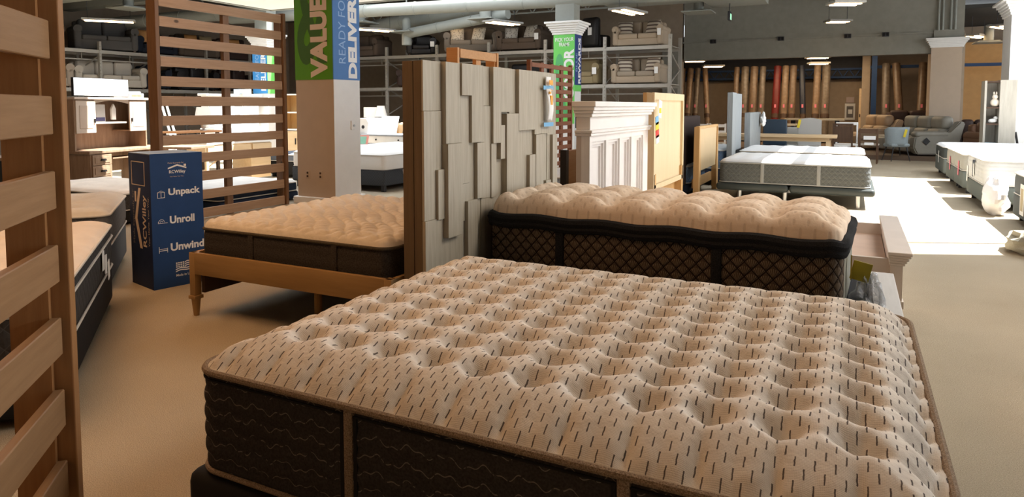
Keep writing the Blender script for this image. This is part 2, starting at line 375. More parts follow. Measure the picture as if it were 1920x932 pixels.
# far pillar and right column
st(G().box(1.90, 2.63, 22.3, 23.2, 0, 3.05), 'column_4', M_COLB)
g = G(); capital(g, 1.90, 2.63, 22.3, 23.0, 3.02, 0.26, 0.15); st(g, 'trim_column_4', M_WHITE)
st(G().box(1.95, 2.62, 22.34, 23.0, 3.26, 3.52), 'column_4_top', M_WALLG)
g = G()
for xx in (2.05, 2.15, 2.34, 2.44): g.cyl((xx, 22.33, 3.5), (xx, 22.33, 4.6), 0.03)
st(g, 'trim_conduit', M_DUCT, True)
st(G().box(3.02, 3.75, 18.2, 19.1, 0, 5), 'column_5', M_COLW)
g = G(); capital(g, 3.02, 3.75, 18.2, 19.1, 3.38, 0.34, 0.2); st(g, 'trim_column_5', M_COLW)

# ducts, truss, beam dressing under the ceiling
def duct(pts, r, name='ceiling_duct'):
    g = G()
    for a, b in zip(pts, pts[1:]):
        g.cyl(a, b, r, n=24)
        L = (Vector(b)-Vector(a)).length; nn = int(L//1.6)
        for i in range(1, nn+1):
            p = Vector(a).lerp(Vector(b), i/(nn+1)); q = p+(Vector(b)-Vector(a)).normalized()*0.03; g.cyl(p, q, r+0.012, n=24)
    for p in pts[1:-1]: g.sphere(p, r*1.02, n=20)
    st(g, name, M_DUCT, True)
duct([(-16.6, 14.6, 4.0), (-3.0, 16.3, 4.02)], 0.17, 'ceiling_duct_1')
duct([(-14.4, 18.6, 4.05), (-9.0, 17.4, 4.30), (-2.0, 17.3, 4.42)], 0.22, 'ceiling_duct_2')
duct([(-12.2, 17.3, 3.25), (-12.2, 17.3, 3.6), (-8.6, 17.0, 3.95)], 0.15, 'ceiling_duct_3')
duct([(-21, 13.9, 4.0), (-14.5, 15.0, 4.25)], 0.2, 'ceiling_duct_4')
duct([(-9.2, 16.8, 3.72), (-9.2, 16.8, 4.2)], 0.17, 'ceiling_duct_5')
g = G(); g.box(-6.0, 4.0, 17.2, 18.2, 4.08, 4.6).box(-4.2, 3.5, 16.5, 17.2, 4.15, 4.5).box(-3.4, -2.0, 16.9, 18.6, 3.98, 4.1).box(-3.5, -1.9, 16.8, 18.7, 4.1, 4.2)
st(g, 'ceiling_beam_1', M_DUCT)
g = G(); g.box(-22, -9, 12.8, 13.2, 4.35, 4.7).box(-21.6, -14, 10.6, 11.0, 4.1, 4.5)
st(g, 'ceiling_beam_2', M_DUCT)
g = G()
for xx in (-19, -16.5, -13, -11, -8, -5.5): g.cyl((xx, 15.6, 3.9), (xx, 15.6, 5), 0.02, n=8)
for i in range(24):
    x0 = -18+0.6*i; g.bar((x0, 19.5, 4.30), (x0+0.3, 19.5, 4.65), 0.03); g.bar((x0+0.3, 19.5, 4.65), (x0+0.6, 19.5, 4.30), 0.03)
g.bar((-18, 19.5, 4.3), (-3.6, 19.5, 4.3), 0.05).bar((-18, 19.5, 4.66), (-3.6, 19.5, 4.66), 0.05)
st(g, 'ceiling_truss_1', M_DUCT)
def diffuser(x, y, z, lab, r=0.13, up=0.35):
    t = T('air_diffuser', lab, 'vent', (x, y, z))
    G().box(-0.38, 0.38, -0.38, 0.38, 0, 0.03, 0.005).box(-0.26, 0.26, -0.26, 0.26, 0.03, 0.07).done('plate', M_DUCT, t)
    G().cyl((0, 0, 0.07), (0, 0, up), r, n=20).sphere((0, 0, up), r, n=16).done('neck', M_DUCT, t, True)
diffuser(-17.35, 11.9, 3.98, 'square air diffuser above the linear lamp over the left racking', up=0.5)
diffuser(-12.2, 17.3, 3.62, 'square air diffuser under the branch duct left of the black armchair')
diffuser(-9.2, 16.8, 3.78, 'square air diffuser just above the lamp left of the pick your frame column')
diffuser(-3.7, 18.4, 3.84, 'round-necked air diffuser beside the hanging exit sign')
diffuser(-1.9, 18.6, 4.16, 'wide air diffuser high on the bulkhead near the right ceiling lamp', up=0.2)
diffuser(3.6, 25.0, 3.3, 'air diffuser in the dark ceiling of the ochre alcove', up=0.45)
diffuser(-13.2, 16.4, 3.86, 'square air diffuser right of the near column top')
# hanging lamps
M_TUBE = glow('warm_lamp_strip', (1.0, 0.66, 0.34), 11.0)
M_HOUSE = plain('lamp_housing', (0.30, 0.29, 0.27), 0.6)
def pendant(x, y, z, L, Wd, rz, lab, hang=1.0, n=2, louvre=True):
    t = T('ceiling_lamp', lab, 'ceiling lamp', (x, y, z), rz, 'warm strip lamps under the ceiling')
    G().box(-L/2, L/2, -Wd/2, Wd/2, 0.02, 0.075, 0.01).done('housing', M_HOUSE, t)
    for i in range(n):
        yy = (i-(n-1)/2)*Wd*0.5
        G().box(-L/2+0.06, L/2-0.06, yy-Wd*0.09, yy+Wd*0.09, 0.0, 0.022).done('lamp_strip', M_TUBE, t)
    g = G()
    for sx in (-1, 1): g.cyl((sx*L*0.4, 0, 0.07), (sx*L*0.4, 0, hang), 0.006, n=6)
    g.done('hanger', M_DARKM, t)
pendant(-17.95, 11.75, 3.66, 1.25, 0.36, 52, 'long linear lamp hanging over the left racking', 0.8)
pendant(-12.95, 16.7, 3.66, 1.25, 0.4, 60, 'linear lamp hanging right beside the top of the near column')
pendant(-11.2, 18.3, 4.2, 0.7, 0.3, 40, 'small lamp up among the ducts above the black armchair', 0.6)
pendant(-8.7, 16.9, 3.66, 1.1, 0.5, 70, 'twin strip lamp left of the pick your frame column')
pendant(-4.95, 16.25, 3.66, 1.1, 0.5, 78, 'twin strip lamp right of the pick your frame column')
pendant(-0.22, 17.3, 3.68, 0.7, 0.5, 26, 'twin strip lamp at the top edge above the long bulkhead')
pendant(-0.44, 20.85, 3.68, 0.62, 0.45, 26, 'lower twin strip lamp in front of the long bulkhead')
pendant(-5.05, 24.6, 2.96, 0.75, 0.5, 20, 'twin strip lamp in the rug store nearest its left opening', 0.4)
pendant(-4.65, 25.9, 2.83, 0.75, 0.5, 20, 'lower twin strip lamp in the rug store beside its left one', 0.5)
pendant(-1.1, 25.0, 2.98, 0.7, 0.5, 20, 'upper twin strip lamp above the dark leaning rug roll', 0.35)
pendant(-1.1, 25.8, 2.83, 0.65, 0.45, 20, 'lower twin strip lamp above the dark leaning rug roll', 0.5)
pendant(3.35, 25.2, 3.5, 1.0, 0.5, 60, 'left twin strip lamp in the ochre alcove', 0.6)
pendant(3.85, 24.4, 3.68, 1.0, 0.5, 60, 'right twin strip lamp in the ochre alcove by the white column', 0.4)
ex = T('exit_sign', 'small green exit sign hanging from the ceiling over the racking end', 'sign', (-2.85, 18.0, 3.55))
bx(ex, 'housing', M_DARKM, -0.03, 0.03, -0.13, 0.13, 0, 0.23, 0.01); bx(ex, 'lit_face', glow('exit_green', (0.35, 0.75, 0.5), 0.6), 0.03, 0.034, -0.10, 0.10, 0.02, 0.17)
G().cyl((0, 0, 0.23), (0, 0, 0.6), 0.012).done('rod', M_DARKM, ex)
for i, xx in enumerate((-4.02, -2.02, -0.2, 0.77)):
    v = T('wall_vent', ['small black vent nearest the racking on the bulkhead ledge', 'second small black vent along the bulkhead ledge', 'third small black vent on the ledge below the right lamp', 'small black vent nearest the far pillar on the ledge'][i], 'vent', (xx, 22.36, 3.38), 0, 'small black vents on the bulkhead')
    bx(v, 'frame', M_DARKM, -0.09, 0.09, -0.06, 0.0, 0, 0.12, 0.008)
    for q in (-0.045, 0.045): bx(v, 'grille', M_BLACK, q-0.03, q+0.03, -0.066, -0.058, 0.015, 0.105)

# ------------------------------------------------------------------ mattresses
def rr_path(x0, x1, y0, y1, R, z, n=8, step=None, out=0.0):
    pts = []
    for cx, cy, a0 in ((x1-R, y1-R, 0), (x0+R, y1-R, 90), (x0+R, y0+R, 180), (x1-R, y0+R, 270)):
        for i in range(n+1):
            a = radians(a0+90*i/n); pts.append(Vector((cx+(R+out)*cos(a), cy+(R+out)*sin(a), z)))
    if step:
        res = []
        for i in range(len(pts)):
            a, b = pts[i], pts[(i+1) % len(pts)]; m = max(1, int((b-a).length/step))
            res += [a.lerp(b, q/m) for q in range(m)]
        return res
    return pts
def quilt_top(g, x0, x1, y0, y1, zr, R, h, step, roll, over=0.0):
    """height field over a rounded rectangle; roll = width over which the edge rounds off; h(x,y,d)->z"""
    nx = int((x1-x0)/step)+1; ny = int((y1-y0)/step)+1
    def f(u, v):
        x = x0+(x1-x0)*u; y = y0+(y1-y0)*v
        ix = min(max(x, x0+R), x1-R); iy = min(max(y, y0+R), y1-R)
        dx, dy = x-ix, y-iy
        if dx and dy:
            L = sqrt(dx*dx+dy*dy); s = max(abs(dx), abs(dy))/L; dx *= s; dy *= s
        X, Y = ix+dx, iy+dy
        d = min(R-sqrt(dx*dx+dy*dy) if (dx or dy) else R+min(ix-x0-R, x1-R-ix, iy-y0-R, y1-R-iy), 9)
        d = max(d, 0)
        e = min(d/roll, 1.0); e = sqrt(max(0, 1-(1-e)**2))
        return (X, Y, zr+h(X, Y, d, e))
    g.grid(f, nx, ny)
def mattress(t, x0, x1, y0, y1, z0, z1, mtop, mside, mpipe, h, step=0.02, roll=0.10, R=0.10, ribs=0, ribd=0.004, pipe=0.012, straps=(), mstrap=None, strapw=0.05, bottompipe=True, band=None, sidestep=0.05, side_n=None):
    g = G(); quilt_top(g, x0, x1, y0, y1, z1, R, h, step, roll); g.done('quilted_top', mtop, t, True, angle=180)
    path = rr_path(x0, x1, y0, y1, R, 0, 8, sidestep); N = len(path); nv = side_n or max(6, ribs*6+1)
    nor = []
    for i in range(N):
        tt = path[(i+1) % N]-path[i-1]; nor.append(Vector((tt.y, -tt.x, 0)).normalized())
    def f(u, v):
        i = int(round(u*N)) % N; b = ribd*abs(sin(pi*v*ribs)) if ribs else 0
        b += 0.012*(1-(2*v-1)**4)
        p = path[i]+nor[i]*(b-0.012); return (p.x, p.y, z0+(z1-z0)*v)
    G().grid(f, N, nv, True).done('side_border', mside, t, True, angle=180)
    G().tube([p+Vector((0, 0, z1)) for p in path], pipe, 8, True).done('piping', mpipe, t, True, label='edge tape around the top')
    if bottompipe: G().tube([p+Vector((0, 0, z0+pipe)) for p in path], pipe*0.8, 8, True).done('piping', mpipe, t, True, label='edge tape around the bottom')
    for side, q in straps:
        z_a, z_b = z0+0.01, z1-0.005
        if side == 'y0': G().box(q-strapw/2, q+strapw/2, y0-0.010, y0+0.02, z_a, z_b, 0.008).done('strap', mstrap, t, True)
        if side == 'x1': G().box(x1-0.02, x1+0.010, q-strapw/2, q+strapw/2, z_a, z_b, 0.008).done('strap', mstrap, t, True)
    return t

# foreground mattress
def dash_mat():
    n = Nd('cream_knit_with_dashes', 0.95, 0, 0.15)
    x, y, z = n.xyz()
    u = n.M('DIVIDE', x, 0.0205); cu_ = n.M('FLOOR', u); fu = n.M('FRACT', u)
    sg_ = n.M('MULTIPLY', n.M('MODULO', n.M('ABSOLUTE', cu_), 2.0), 0.5)
    v = n.M('ADD', n.M('DIVIDE', y, 0.055), sg_); fv = n.M('FRACT', v)
    wob = n.M('MULTIPLY', n.M('SUBTRACT', n.noise(90, 1), 0.5), 0.16)
    inx = n.M('LESS_THAN', n.M('ABSOLUTE', n.M('ADD', n.M('SUBTRACT', fu, 0.5), wob)), 0.085)
    iny = n.M('LESS_THAN', fv, 0.44)
    d = n.M('MULTIPLY', inx, iny)
    wx = n.M('ABSOLUTE', n.M('SINE', n.M('MULTIPLY', x, 900))); wy = n.M('ABSOLUTE', n.M('SINE', n.M('MULTIPLY', y, 900)))
    weave = n.M('MULTIPLY', wx, wy)
    base = n.ramp(n.noise(14, 4), [(0.3, (0.61, 0.55, 0.485)), (0.7, (0.71, 0.65, 0.58))])
    n.color(n.mix(n.M('MULTIPLY', d, 0.92), base, (0.07, 0.055, 0.05)))
    n.bump(weave, 0.22, 0.003); n.bump(n.noise(28, 4), 0.35, 0.012); return n.m
def wave_side_mat():
    n = Nd('charcoal_fabric_with_wavy_stitching', 0.95, 0, 0.1)
    x, y, z = n.xyz(); s = n.M('ADD', x, y)
    wv = n.M('ADD', n.M('MULTIPLY', n.M('SINE', n.M('MULTIPLY', s, 55)), 0.0075), n.M('MULTIPLY', n.M('SINE', n.M('MULTIPLY', s, 131)), 0.0045))
    fr = n.M('FRACT', n.M('DIVIDE', n.M('ADD', z, wv), 0.05))
    ln = n.M('LESS_THAN', n.M('ABSOLUTE', n.M('SUBTRACT', fr, 0.5)), 0.028)
    br = n.M('GREATER_THAN', n.noise(60, 2), 0.42)
    base = n.ramp(n.noise(150, 3), [(0.3, (0.032, 0.028, 0.027)), (0.7, (0.06, 0.053, 0.05))])
    n.color(n.mix(n.M('MULTIPLY', n.M('MULTIPLY', ln, br), 0.6), base, (0.26, 0.22, 0.18)))
    n.bump(n.noise(180, 2), 0.4, 0.004); return n.m
def tape_mat(name, a, b, sc=70):
    n = Nd(name, 0.95, 0, 0.1)
    n.color(n.ramp(n.noise(sc*4, 2), [(0.35, a), (0.65, b)])); n.bump(n.noise(sc*5, 2), 0.5, 0.004); return n.m
M_TAN = tape_mat('tan_woven_tape', (0.16, 0.115, 0.08), (0.34, 0.26, 0.19))
M_DASH = dash_mat(); M_WAVE = wave_side_mat()
fgx0, fgx1, fgy0, fgy1 = -1.90, 0.225, 1.475, 3.13
def h_fg(x, y, d, e):
    px, py = 0.164, 0.148
    i = round((x+1.77)/px); j = round((y-1.70)/py); i = min(max(i, 0), 12); j = min(max(j, 0), 9)
    rx, ry = x-(-1.77+px*i), y-(1.70+py*j); r2 = rx*rx+ry*ry
    r_ = sqrt((rx/1.12)**2+(ry/0.94)**2); an = atan2(ry, rx)
    tuft = 0.046*exp(-(r_/0.050)**3)+0.026*exp(-(r_/0.016)**2)+0.005*exp(-((r_-0.035)/0.022)**2)*cos(6*an+i)
    seam = 0.006*exp(-(ry/0.018)**2)+0.004*exp(-(rx/0.018)**2)
    scal = (0.014*exp(-(rx/0.012)**2)-0.010*exp(-((abs(rx)-0.05)/0.03)**2))*max(0, 1-abs(d-0.05)/0.10)
    e = sin(pi/2*min(1, d/0.23))
    return 0.102*e-(tuft+seam)*min(1, d/0.075)-scal*min(1, d/0.03)
fg = T('mattress', 'large foreground mattress with cream dashed tufted top and charcoal wavy-stitched sides', 'mattress')
mattress(fg, fgx0, fgx1, fgy0, fgy1, 0.215, 0.55, M_DASH, M_WAVE, M_TAN, h_fg, 0.0095, 0.16, 0.10, ribs=6, ribd=0.006, pipe=0.011,
         straps=(('y0', -1.25), ('y0', -0.447), ('x1', 1.95), ('x1', 2.65)), mstrap=M_TAN, strapw=0.034, sidestep=0.03)
G().tube(rr_path(fgx0, fgx1, fgy0, fgy1, 0.10, 0.527, 8, 0.05, 0.002), 0.004, 6, True).done('piping', M_BLACK, fg, True, label='thin black cord below the tan edge tape')
for q in (-1.25, -0.447):
    for sx in (-1, 1): G().box(q+sx*0.024-0.006, q+sx*0.024+0.006, fgy0-0.006, fgy0+0.02, 0.225, 0.53).done('strap_edge', M_BLACK, fg)
fb = T('box_spring', 'low black foundation under the large foreground mattress', 'bed base', (0, 0, 0))
G().box(fgx0-0.02, fgx1+0.0, fgy0-0.02, fgy1, 0.03, 0.213, 0.035, 3).done('upholstered_base', M_BLACK, fb, True)
for sx in (fgx0+0.15, fgx1-0.2):
    for sy in (fgy0+0.15, fgy1-0.2): G().cyl((sx, sy, 0), (sx, sy, 0.05), 0.03).done('foot', M_BLACKP, fb)
# small lint and snagged thread on the right edge are too small to model apart

# scalloped mattress on the grey bed
def shell_mat():
    n = Nd('brown_fabric_with_shell_lattice', 0.9, 0, 0.15)
    x, y, z = n.xyz(); s = n.M('ADD', x, y)
    a = n.M('DIVIDE', s, 0.072); b = n.M('DIVIDE', z, 0.078)
    p = n.M('FRACT', n.M('ADD', n.M('ADD', a, b), 100)); q = n.M('FRACT', n.M('ADD', n.M('SUBTRACT', b, a), 100))
    e = n.M('MINIMUM', n.M('MINIMUM', p, n.M('SUBTRACT', 1.0, p)), n.M('MINIMUM', q, n.M('SUBTRACT', 1.0, q)))
    line = n.M('LESS_THAN', e, 0.055)
    th = n.M('ARCTAN2', p, q); r = n.M('SQRT', n.M('ADD', n.M('MULTIPLY', p, p), n.M('MULTIPLY', q, q)))
    ribs = n.M('GREATER_THAN', n.M('SINE', n.M('MULTIPLY', th, 26)), 0.1)
    fan = n.M('MULTIPLY', ribs, n.M('MULTIPLY', n.M('GREATER_THAN', r, 0.30), n.M('LESS_THAN', r, 1.0)))
    base = n.mix(n.M('MULTIPLY', fan, 0.65), (0.075, 0.052, 0.036), (0.25, 0.19, 0.13))
    n.color(n.mix(line, base, (0.014, 0.009, 0.007)))
    n.bump(n.ramp(e, [(0, (0, 0, 0)), (0.25, (1, 1, 1))]), 0.4, 0.012); return n.m
def dot_mat(name, c, d, sx, sy, amt=0.5):
    n = Nd(name, 0.95, 0, 0.15); x, y, z = n.xyz()
    u = n.M('DIVIDE', x, sx); cu_ = n.M('FLOOR', u); fu = n.M('FRACT', u)
    v = n.M('FRACT', n.M('ADD', n.M('DIVIDE', y, sy), n.M('MULTIPLY', n.M('MODULO', n.M('ABSOLUTE', cu_), 2.0), 0.5)))
    du = n.M('SUBTRACT', fu, 0.5); dv = n.M('SUBTRACT', v, 0.5)
    r = n.M('SQRT', n.M('ADD', n.M('MULTIPLY', du, du), n.M('MULTIPLY', dv, dv)))
    msk = n.M('MULTIPLY', n.M('LESS_THAN', r, 0.2), amt)
    n.color(n.mix(msk, n.ramp(n.noise(9, 3), [(0.3, k(c, .93)), (0.7, k(c, 1.05))]), d))
    n.bump(n.ramp(r, [(0.1, (0, 0, 0)), (0.35, (1, 1, 1))]), 0.25, 0.006); n.bump(n.noise(22, 4), 0.25, 0.012); return n.m
def foot_mat():
    n = Nd('grey_ribbed_fabric', 0.95, 0, 0.1); x, y, z = n.xyz()
    f = n.M('FRACT', n.M('DIVIDE', y, 0.045)); ln = n.M('LESS_THAN', n.M('ABSOLUTE', n.M('SUBTRACT', f, 0.5)), 0.16)
    n.color(n.mix(ln, (0.33, 0.32, 0.27), (0.10, 0.10, 0.09))); n.bump(n.noise(150, 2), 0.4, 0.005); return n.m
M_BLKB = tape_mat('black_velour_band', (0.012, 0.012, 0.013), (0.03, 0.03, 0.032))
sx0, sx1, sy0, sy1 = -2.06, -0.02, 3.69, 4.60
def h_sc(x, y, d, e):
    px, py = 0.30, 0.31
    i = min(max(round((x+1.87)/px), 0), 6); j = min(max(round((y-3.86)/py), 0), 2)
    rx, ry = x-(-1.87+px*i), y-(3.86+py*j)
    tuft = 0.075*exp(-(rx*rx/(2*0.045**2)+ry*ry/(2*0.085**2)))+0.008*exp(-(rx*rx+ry*ry)/(2*0.10**2))*cos(6*atan2(ry, rx))
    seam = 0.020*exp(-(ry/0.05)**2)+0.014*exp(-(rx/0.045)**2)
    return 0.165*e-(tuft+seam)*min(1, d/0.11)
sc = T('mattress', 'narrow pillow-top mattress with black band and brown shell-pattern sides', 'mattress')
mattress(sc, sx0, sx1, sy0, sy1, 0.345, 0.70, dot_mat('cream_knit_with_dots', (0.74, 0.60, 0.47), (0.50, 0.38, 0.28), 0.034, 0.05), shell_mat(), M_BLKB, h_sc, 0.014, 0.13, 0.08, pipe=0.016,
         straps=(('y0', -1.555), ('y0', -0.632)), mstrap=M_BLKB, strapw=0.055, bottompipe=True)
g = G(); pp = rr_path(sx0, sx1, sy0, sy1, 0.08, 0, 8, 0.06)
for zz, rr_ in ((0.708, 0.03), (0.67, 0.025)): g.tube([p+Vector((0, 0, zz+0.006*sin(i*0.9))) for i, p in enumerate(pp)], rr_, 8, True)
g.done('border_band', M_BLKB, sc, True, label='black velour band around the top edge')
G().box(sx1-0.03, sx1+0.004, sy0+0.09, sy1-0.09, 0.36, 0.66, 0.01).done('foot_panel', foot_mat(), sc, True, label='grey ribbed panel at the foot end')
hg = T('hang_tag', 'yellow tag hanging off the foot of the shell-pattern mattress', 'tag', (0.012, 3.92, 0.52))
G().box(0, 0.006, -0.06, 0.03, -0.02, 0.10, mat=Matrix.Rotation(radians(-18), 4, 'X')).done('front_card', plain('mustard_card', (0.42, 0.30, 0.03), 0.7), hg)
G().box(0.0, 0.09, 0.03, 0.036, -0.02, 0.08, mat=Matrix.Rotation(radians(12), 4, 'Y')).done('back_card', plain('olive_card', (0.40, 0.35, 0.05), 0.7), hg)
_a = radians(-2.5); _c = Vector((-0.02, 3.70, 0)); sc.rotation_euler = (0, 0, _a); sc.location = _c-Matrix.Rotation(_a, 3, 'Z') @ _c
# plastic bag
def bag_mat():
    n = Nd('clear_plastic_film', 0.12, 0, 0.8); n.color((0.42, 0.43, 0.45)); n.b.inputs['Alpha'].default_value = 0.45
    n.bump(n.noise(14, 4), 1.0, 0.06); return n.m
def lump(x, y, z, rx, ry, rz_, seed, amp=0.35, n=28):
    random.seed(seed); ph = [(random.uniform(2, 6), random.uniform(2, 6), random.uniform(0, 6), random.uniform(.4, 1)) for _ in range(7)]
    g = G()
    def f(u, v):
        a, b = 2*pi*u, pi*(v-0.5)
        w = 1+amp*0.25*sum(c*sin(p*a+d)*cos(q*b*2+d) for p, q, d, c in [(round(p), q, d, c) for p, q, d, c in ph])
        return (x+rx*w*cos(a)*cos(b), y+ry*w*sin(a)*cos(b), z+rz_*(sin(b)*w if b > 0 else sin(b)))
    g.grid(f, n, n//2, True); return g
tag(lump(0.10, 4.02, 0.337, 0.075, 0.21, 0.17, 3, 0.6).done('plastic_bag', bag_mat(), None, True, angle=30), 'crumpled clear plastic bag lying on the grey bed footboard', 'bag')

# ------------------------------------------------------------------ grey plank headboard bed (bed two)
gb = T('bed', 'grey-washed bed frame with tall headboard of staggered vertical planks', 'bed', (0, 0, 0))
strips = [ # y0,y1,z0,z1,relief (read off the photo's planks)
]
F_, PX_, PY_, PT_, AA_, HH_ = 1280, 960, 283, radians(3.75), radians(26.5), 1.4
def onplane(zx, zy, X=-2.1):
    u = 760+zx/2.219; v = 100+zy/2.219
    x = (u-PX_)/F_; y = (PY_-v)/F_; f = cos(PT_)+y*sin(PT_); z = -sin(PT_)+y*cos(PT_)
    r = (x*cos(AA_)-f*sin(AA_), x*sin(AA_)+f*cos(AA_), z); t = X/r[0]
    return r[1]*t, HH_+r[2]*t
PL = [(85, 160, [(0, 240, .012), (240, 703, .016), (703, 2000, .022)]), (133, 172, [(485, 695, .034)]),
      (160, 222, [(0, 377, .045), (377, 770, .058), (770, 2000, .02)]), (220, 265, [(0, 175, .058), (175, 547, .032), (547, 705, .028), (705, 2000, .02)]),
      (265, 315, [(0, 372, .05), (372, 2000, .024)]), (288, 320, [(372, 605, .05)]), (248, 290, [(615, 2000, .05)]),
      (314, 356, [(0, 218, .022), (218, 607, .032), (607, 2000, .03)]), (354, 388, [(0, 375, .052), (375, 2000, .022)]), (352, 372, [(375, 600, .04)]),
      (388, 432, [(0, 245, .05), (245, 2000, .018)]), (386, 405, [(298, 440, .05)]), (406, 456, [(250, 592, .06), (592, 2000, .03)]), (432, 462, [(0, 330, .03)]),
      (458, 530, [(0, 322, .058), (322, 2000, .03)]), (505, 530, [(422, 582, .055)]), (438, 470, [(495, 2000, .045)]),
      (528, 592, [(0, 337, .05), (337, 2000, .025)]), (530, 562, [(337, 562, .058)]), (590, 626, [(0, 340, .03), (340, 2000, .03)]), (603, 622, [(337, 555, .052)]), (576, 596, [(528, 2000, .052)])]
HBT = 1.655; hx = -2.13
g = G()
for a, b, segs in PL:
    for t_, b_, rel in segs:
        ya, yb = onplane(a, 300)[0], onplane(b, 300)[0]
        zt = HBT if t_ == 0 else onplane(a, t_)[1]; zb = 0.02 if b_ >= 1500 else max(0.02, onplane(a, b_)[1])
        g.box(hx, hx+rel, max(3.15, ya)+0.001, yb-0.001, zb, zt-0.001, 0.0015, 1)
g.done('plank_panel', M_GREYW, gb)
G().box(hx-0.05, hx, 3.15, 4.93, 0, HBT-0.004).done('back_panel', M_GREYS, gb)
G().box(hx-0.125, hx-0.055, 3.15, 3.25, 0, HBT-0.004, 0.002).done('post', M_GREYS, gb); G().box(hx-0.125, hx-0.055, 4.83, 4.93, 0, HBT-0.004, 0.002).done('post', M_GREYS, gb)
M_GFOOT = wood('pale_grey_washed_wood', (0.50, 0.48, 0.46), (0.60, 0.58, 0.56), (9, 1, 9), scale=3)
G().box(0.11, 0.262, 3.16, 4.93, 0.30, 0.335, 0.004).done('footboard_top', M_GFOOT, gb)
G().box(0.14, 0.232, 3.18, 4.91, 0.02, 0.30).done('footboard', M_GFOOT, gb)
for yy in (3.2, 4.86): G().box(-2.08, 0.14, yy, yy+0.03, 0.10, 0.30).done('side_rail', M_GFOOT, gb)
G().box(-2.06, 0.13, 3.24, 4.85, 0.305, 0.34).done('slat_deck', M_BLACK, gb)
for xx in (-1.5, -0.5): G().box(xx, xx+.06, 4.0, 4.06, 0, 0.305).done('support_leg', M_GREYS, gb)
# price tag taped to the headboard
pt = T('price_tag', 'long price tag taped in blue to the right end of the grey plank headboard', 'tag', (-2.055, 4.74, 1.29))
def tagface():
    g = G()
    def f(u, v): return (0.006+0.012*sin(v*5), -0.045+0.09*u+0.006*sin(v*7), v*0.33)
    g.grid(f, 4, 14); return g
tg = tagface().done('tag_card', M_PAPER, pt, True)
sol = tg.modifiers.new('thick', 'SOLIDIFY'); sol.thickness = 0.002
for zz in (0.245, -0.03): G().box(0.001, 0.0025, -0.10 if zz > 0 else -0.09, 0.09, zz-0.012, zz+0.018).done('blue_tape', M_TAPE, pt)
for q in ((0.019, 0.021, -0.035, 0.035, 0.27, 0.305), (0.012, 0.0205, -0.005, 0.035, 0.12, 0.19), (0.016, 0.022, -0.03, 0.0, 0.20, 0.22)): G().box(*q).done('orange_print', M_ORA, pt)
text(pt, 'lettering', 'SALE', M_ORA, (0.0215, 0.0, 0.235), (0, 1, 0), UP, 0.06, 0.018, 0.02)

# ------------------------------------------------------------------ white crown headboard bed (bed three)
wb = T('bed', 'empty whitewashed bed frame with crown-moulded panelled headboard and footboard', 'bed')
y0, y1, hx = 5.36, 7.16, -1.95
G().box(hx-0.12, hx-0.075, y0, y1, 0, 1.30).done('back_panel', M_WPINK, wb)
g = G()
for i, (za, zb, o) in enumerate(((1.395, 1.44, .075), (1.365, 1.395, .06), (1.34, 1.365, .045), (1.31, 1.34, .03), (1.20, 1.31, .004), (1.175, 1.20, .03), (1.15, 1.175, .02))):
    g.box(hx-0.12-o*0.2, hx+o, y0-o, y1+o, za, zb, 0.004, 1)
g.done('crown_moulding', M_WWASH, wb)
g = G(); ww = (y1-y0)
g.box(hx-0.075, hx-0.055, y0, y1, 0, 1.15)
ys = [y0+q*ww for q in (0.0, 0.235, 0.455, 0.665, 0.90)]
for i, a in enumerate(ys):
    b = a+(0.05 if i == 0 else 0.085 if i < 4 else 0.18)
    b = min(b, y1)
    g.box(hx-0.06, hx+0.0, max(y0+0.001, a), min(y1-0.001, b), 0, 1.149, 0.002, 1)
    g.box(hx-0.06, hx-0.018, max(y0+0.002, a-0.022), min(y1-0.002, b+0.022), 0.001, 1.128).box(hx-0.06, hx-0.038, max(y0+0.004, a-0.044), min(y1-0.004, b+0.044), 0.002, 1.106)
g.box(hx-0.061, hx-0.001, y0+0.0015, y1-0.0015, 1.10, 1.1495).box(hx-0.061, hx-0.0185, y0+0.003, y1-0.003, 1.075, 1.10).box(hx-0.061, hx-0.0385, y0+0.005, y1-0.005, 1.05, 1.075)
g.done('front_panelling', M_WWASH, wb)
g = G()
for i, (za, zb, o) in enumerate(((0.372, 0.395, .05), (0.355, 0.372, .042), (0.335, 0.355, .03), (0.318, 0.335, .018), (0.30, 0.318, .008))):
    g.box(0.26-o*0.3, 0.345+o, 5.35-o*0.4, 7.10+o*0.4, za, zb, 0.004, 1)
g.done('footboard_moulding', M_WPINK, wb)
G().box(0.265, 0.34, 5.36, 7.09, 0.0, 0.30).box(0.262, 0.352, 5.352, 5.45, 0.0, 0.05).done('footboard', M_WPINK, wb)
for yy in (5.42, 7.0): G().box(-1.98, 0.265, yy, yy+0.035, 0.18, 0.33).done('side_rail', M_WPINK, wb)
G().box(-1.95, 0.26, 5.455, 7.0, 0.20, 0.235).done('deck_panel', M_PLY, wb)
t2 = T('price_tag', 'yellow and red price tag on the right edge of the white crown headboard', 'tag', (hx+0.10, 7.16, 1.13))
for z_, m_ in ((0.12, M_TAPE), (0.06, M_YEL), (-0.02, plain('red_card', (0.65, 0.04, 0.03), 0.6)), (-0.08, M_PAPER)):
    G().box(-0.004, 0.004, -0.06, 0.06, z_-0.045, z_+0.045, 0.003, 1, mat=Matrix.Rotation(radians(8), 4, 'X')).done('tag_card', m_, t2)
t2 = T('price_tag', 'white and yellow price tag hanging left on the pale oak headboard', 'tag', (-1.97, 7.72, 1.27))
G().box(0, 0.003, -0.07, 0.07, 0.0, 0.2, mat=Matrix.Rotation(radians(-10), 4, 'X')).done('tag_card', M_PAPER, t2); G().box(0.003, 0.005, -0.03, 0.06, 0.05, 0.11).done('yellow_print', M_YEL, t2)
bb = T('headboard', 'dark-edged plywood headboard back behind the white crown headboard', 'headboard', (-2.35, 5.76, 0))
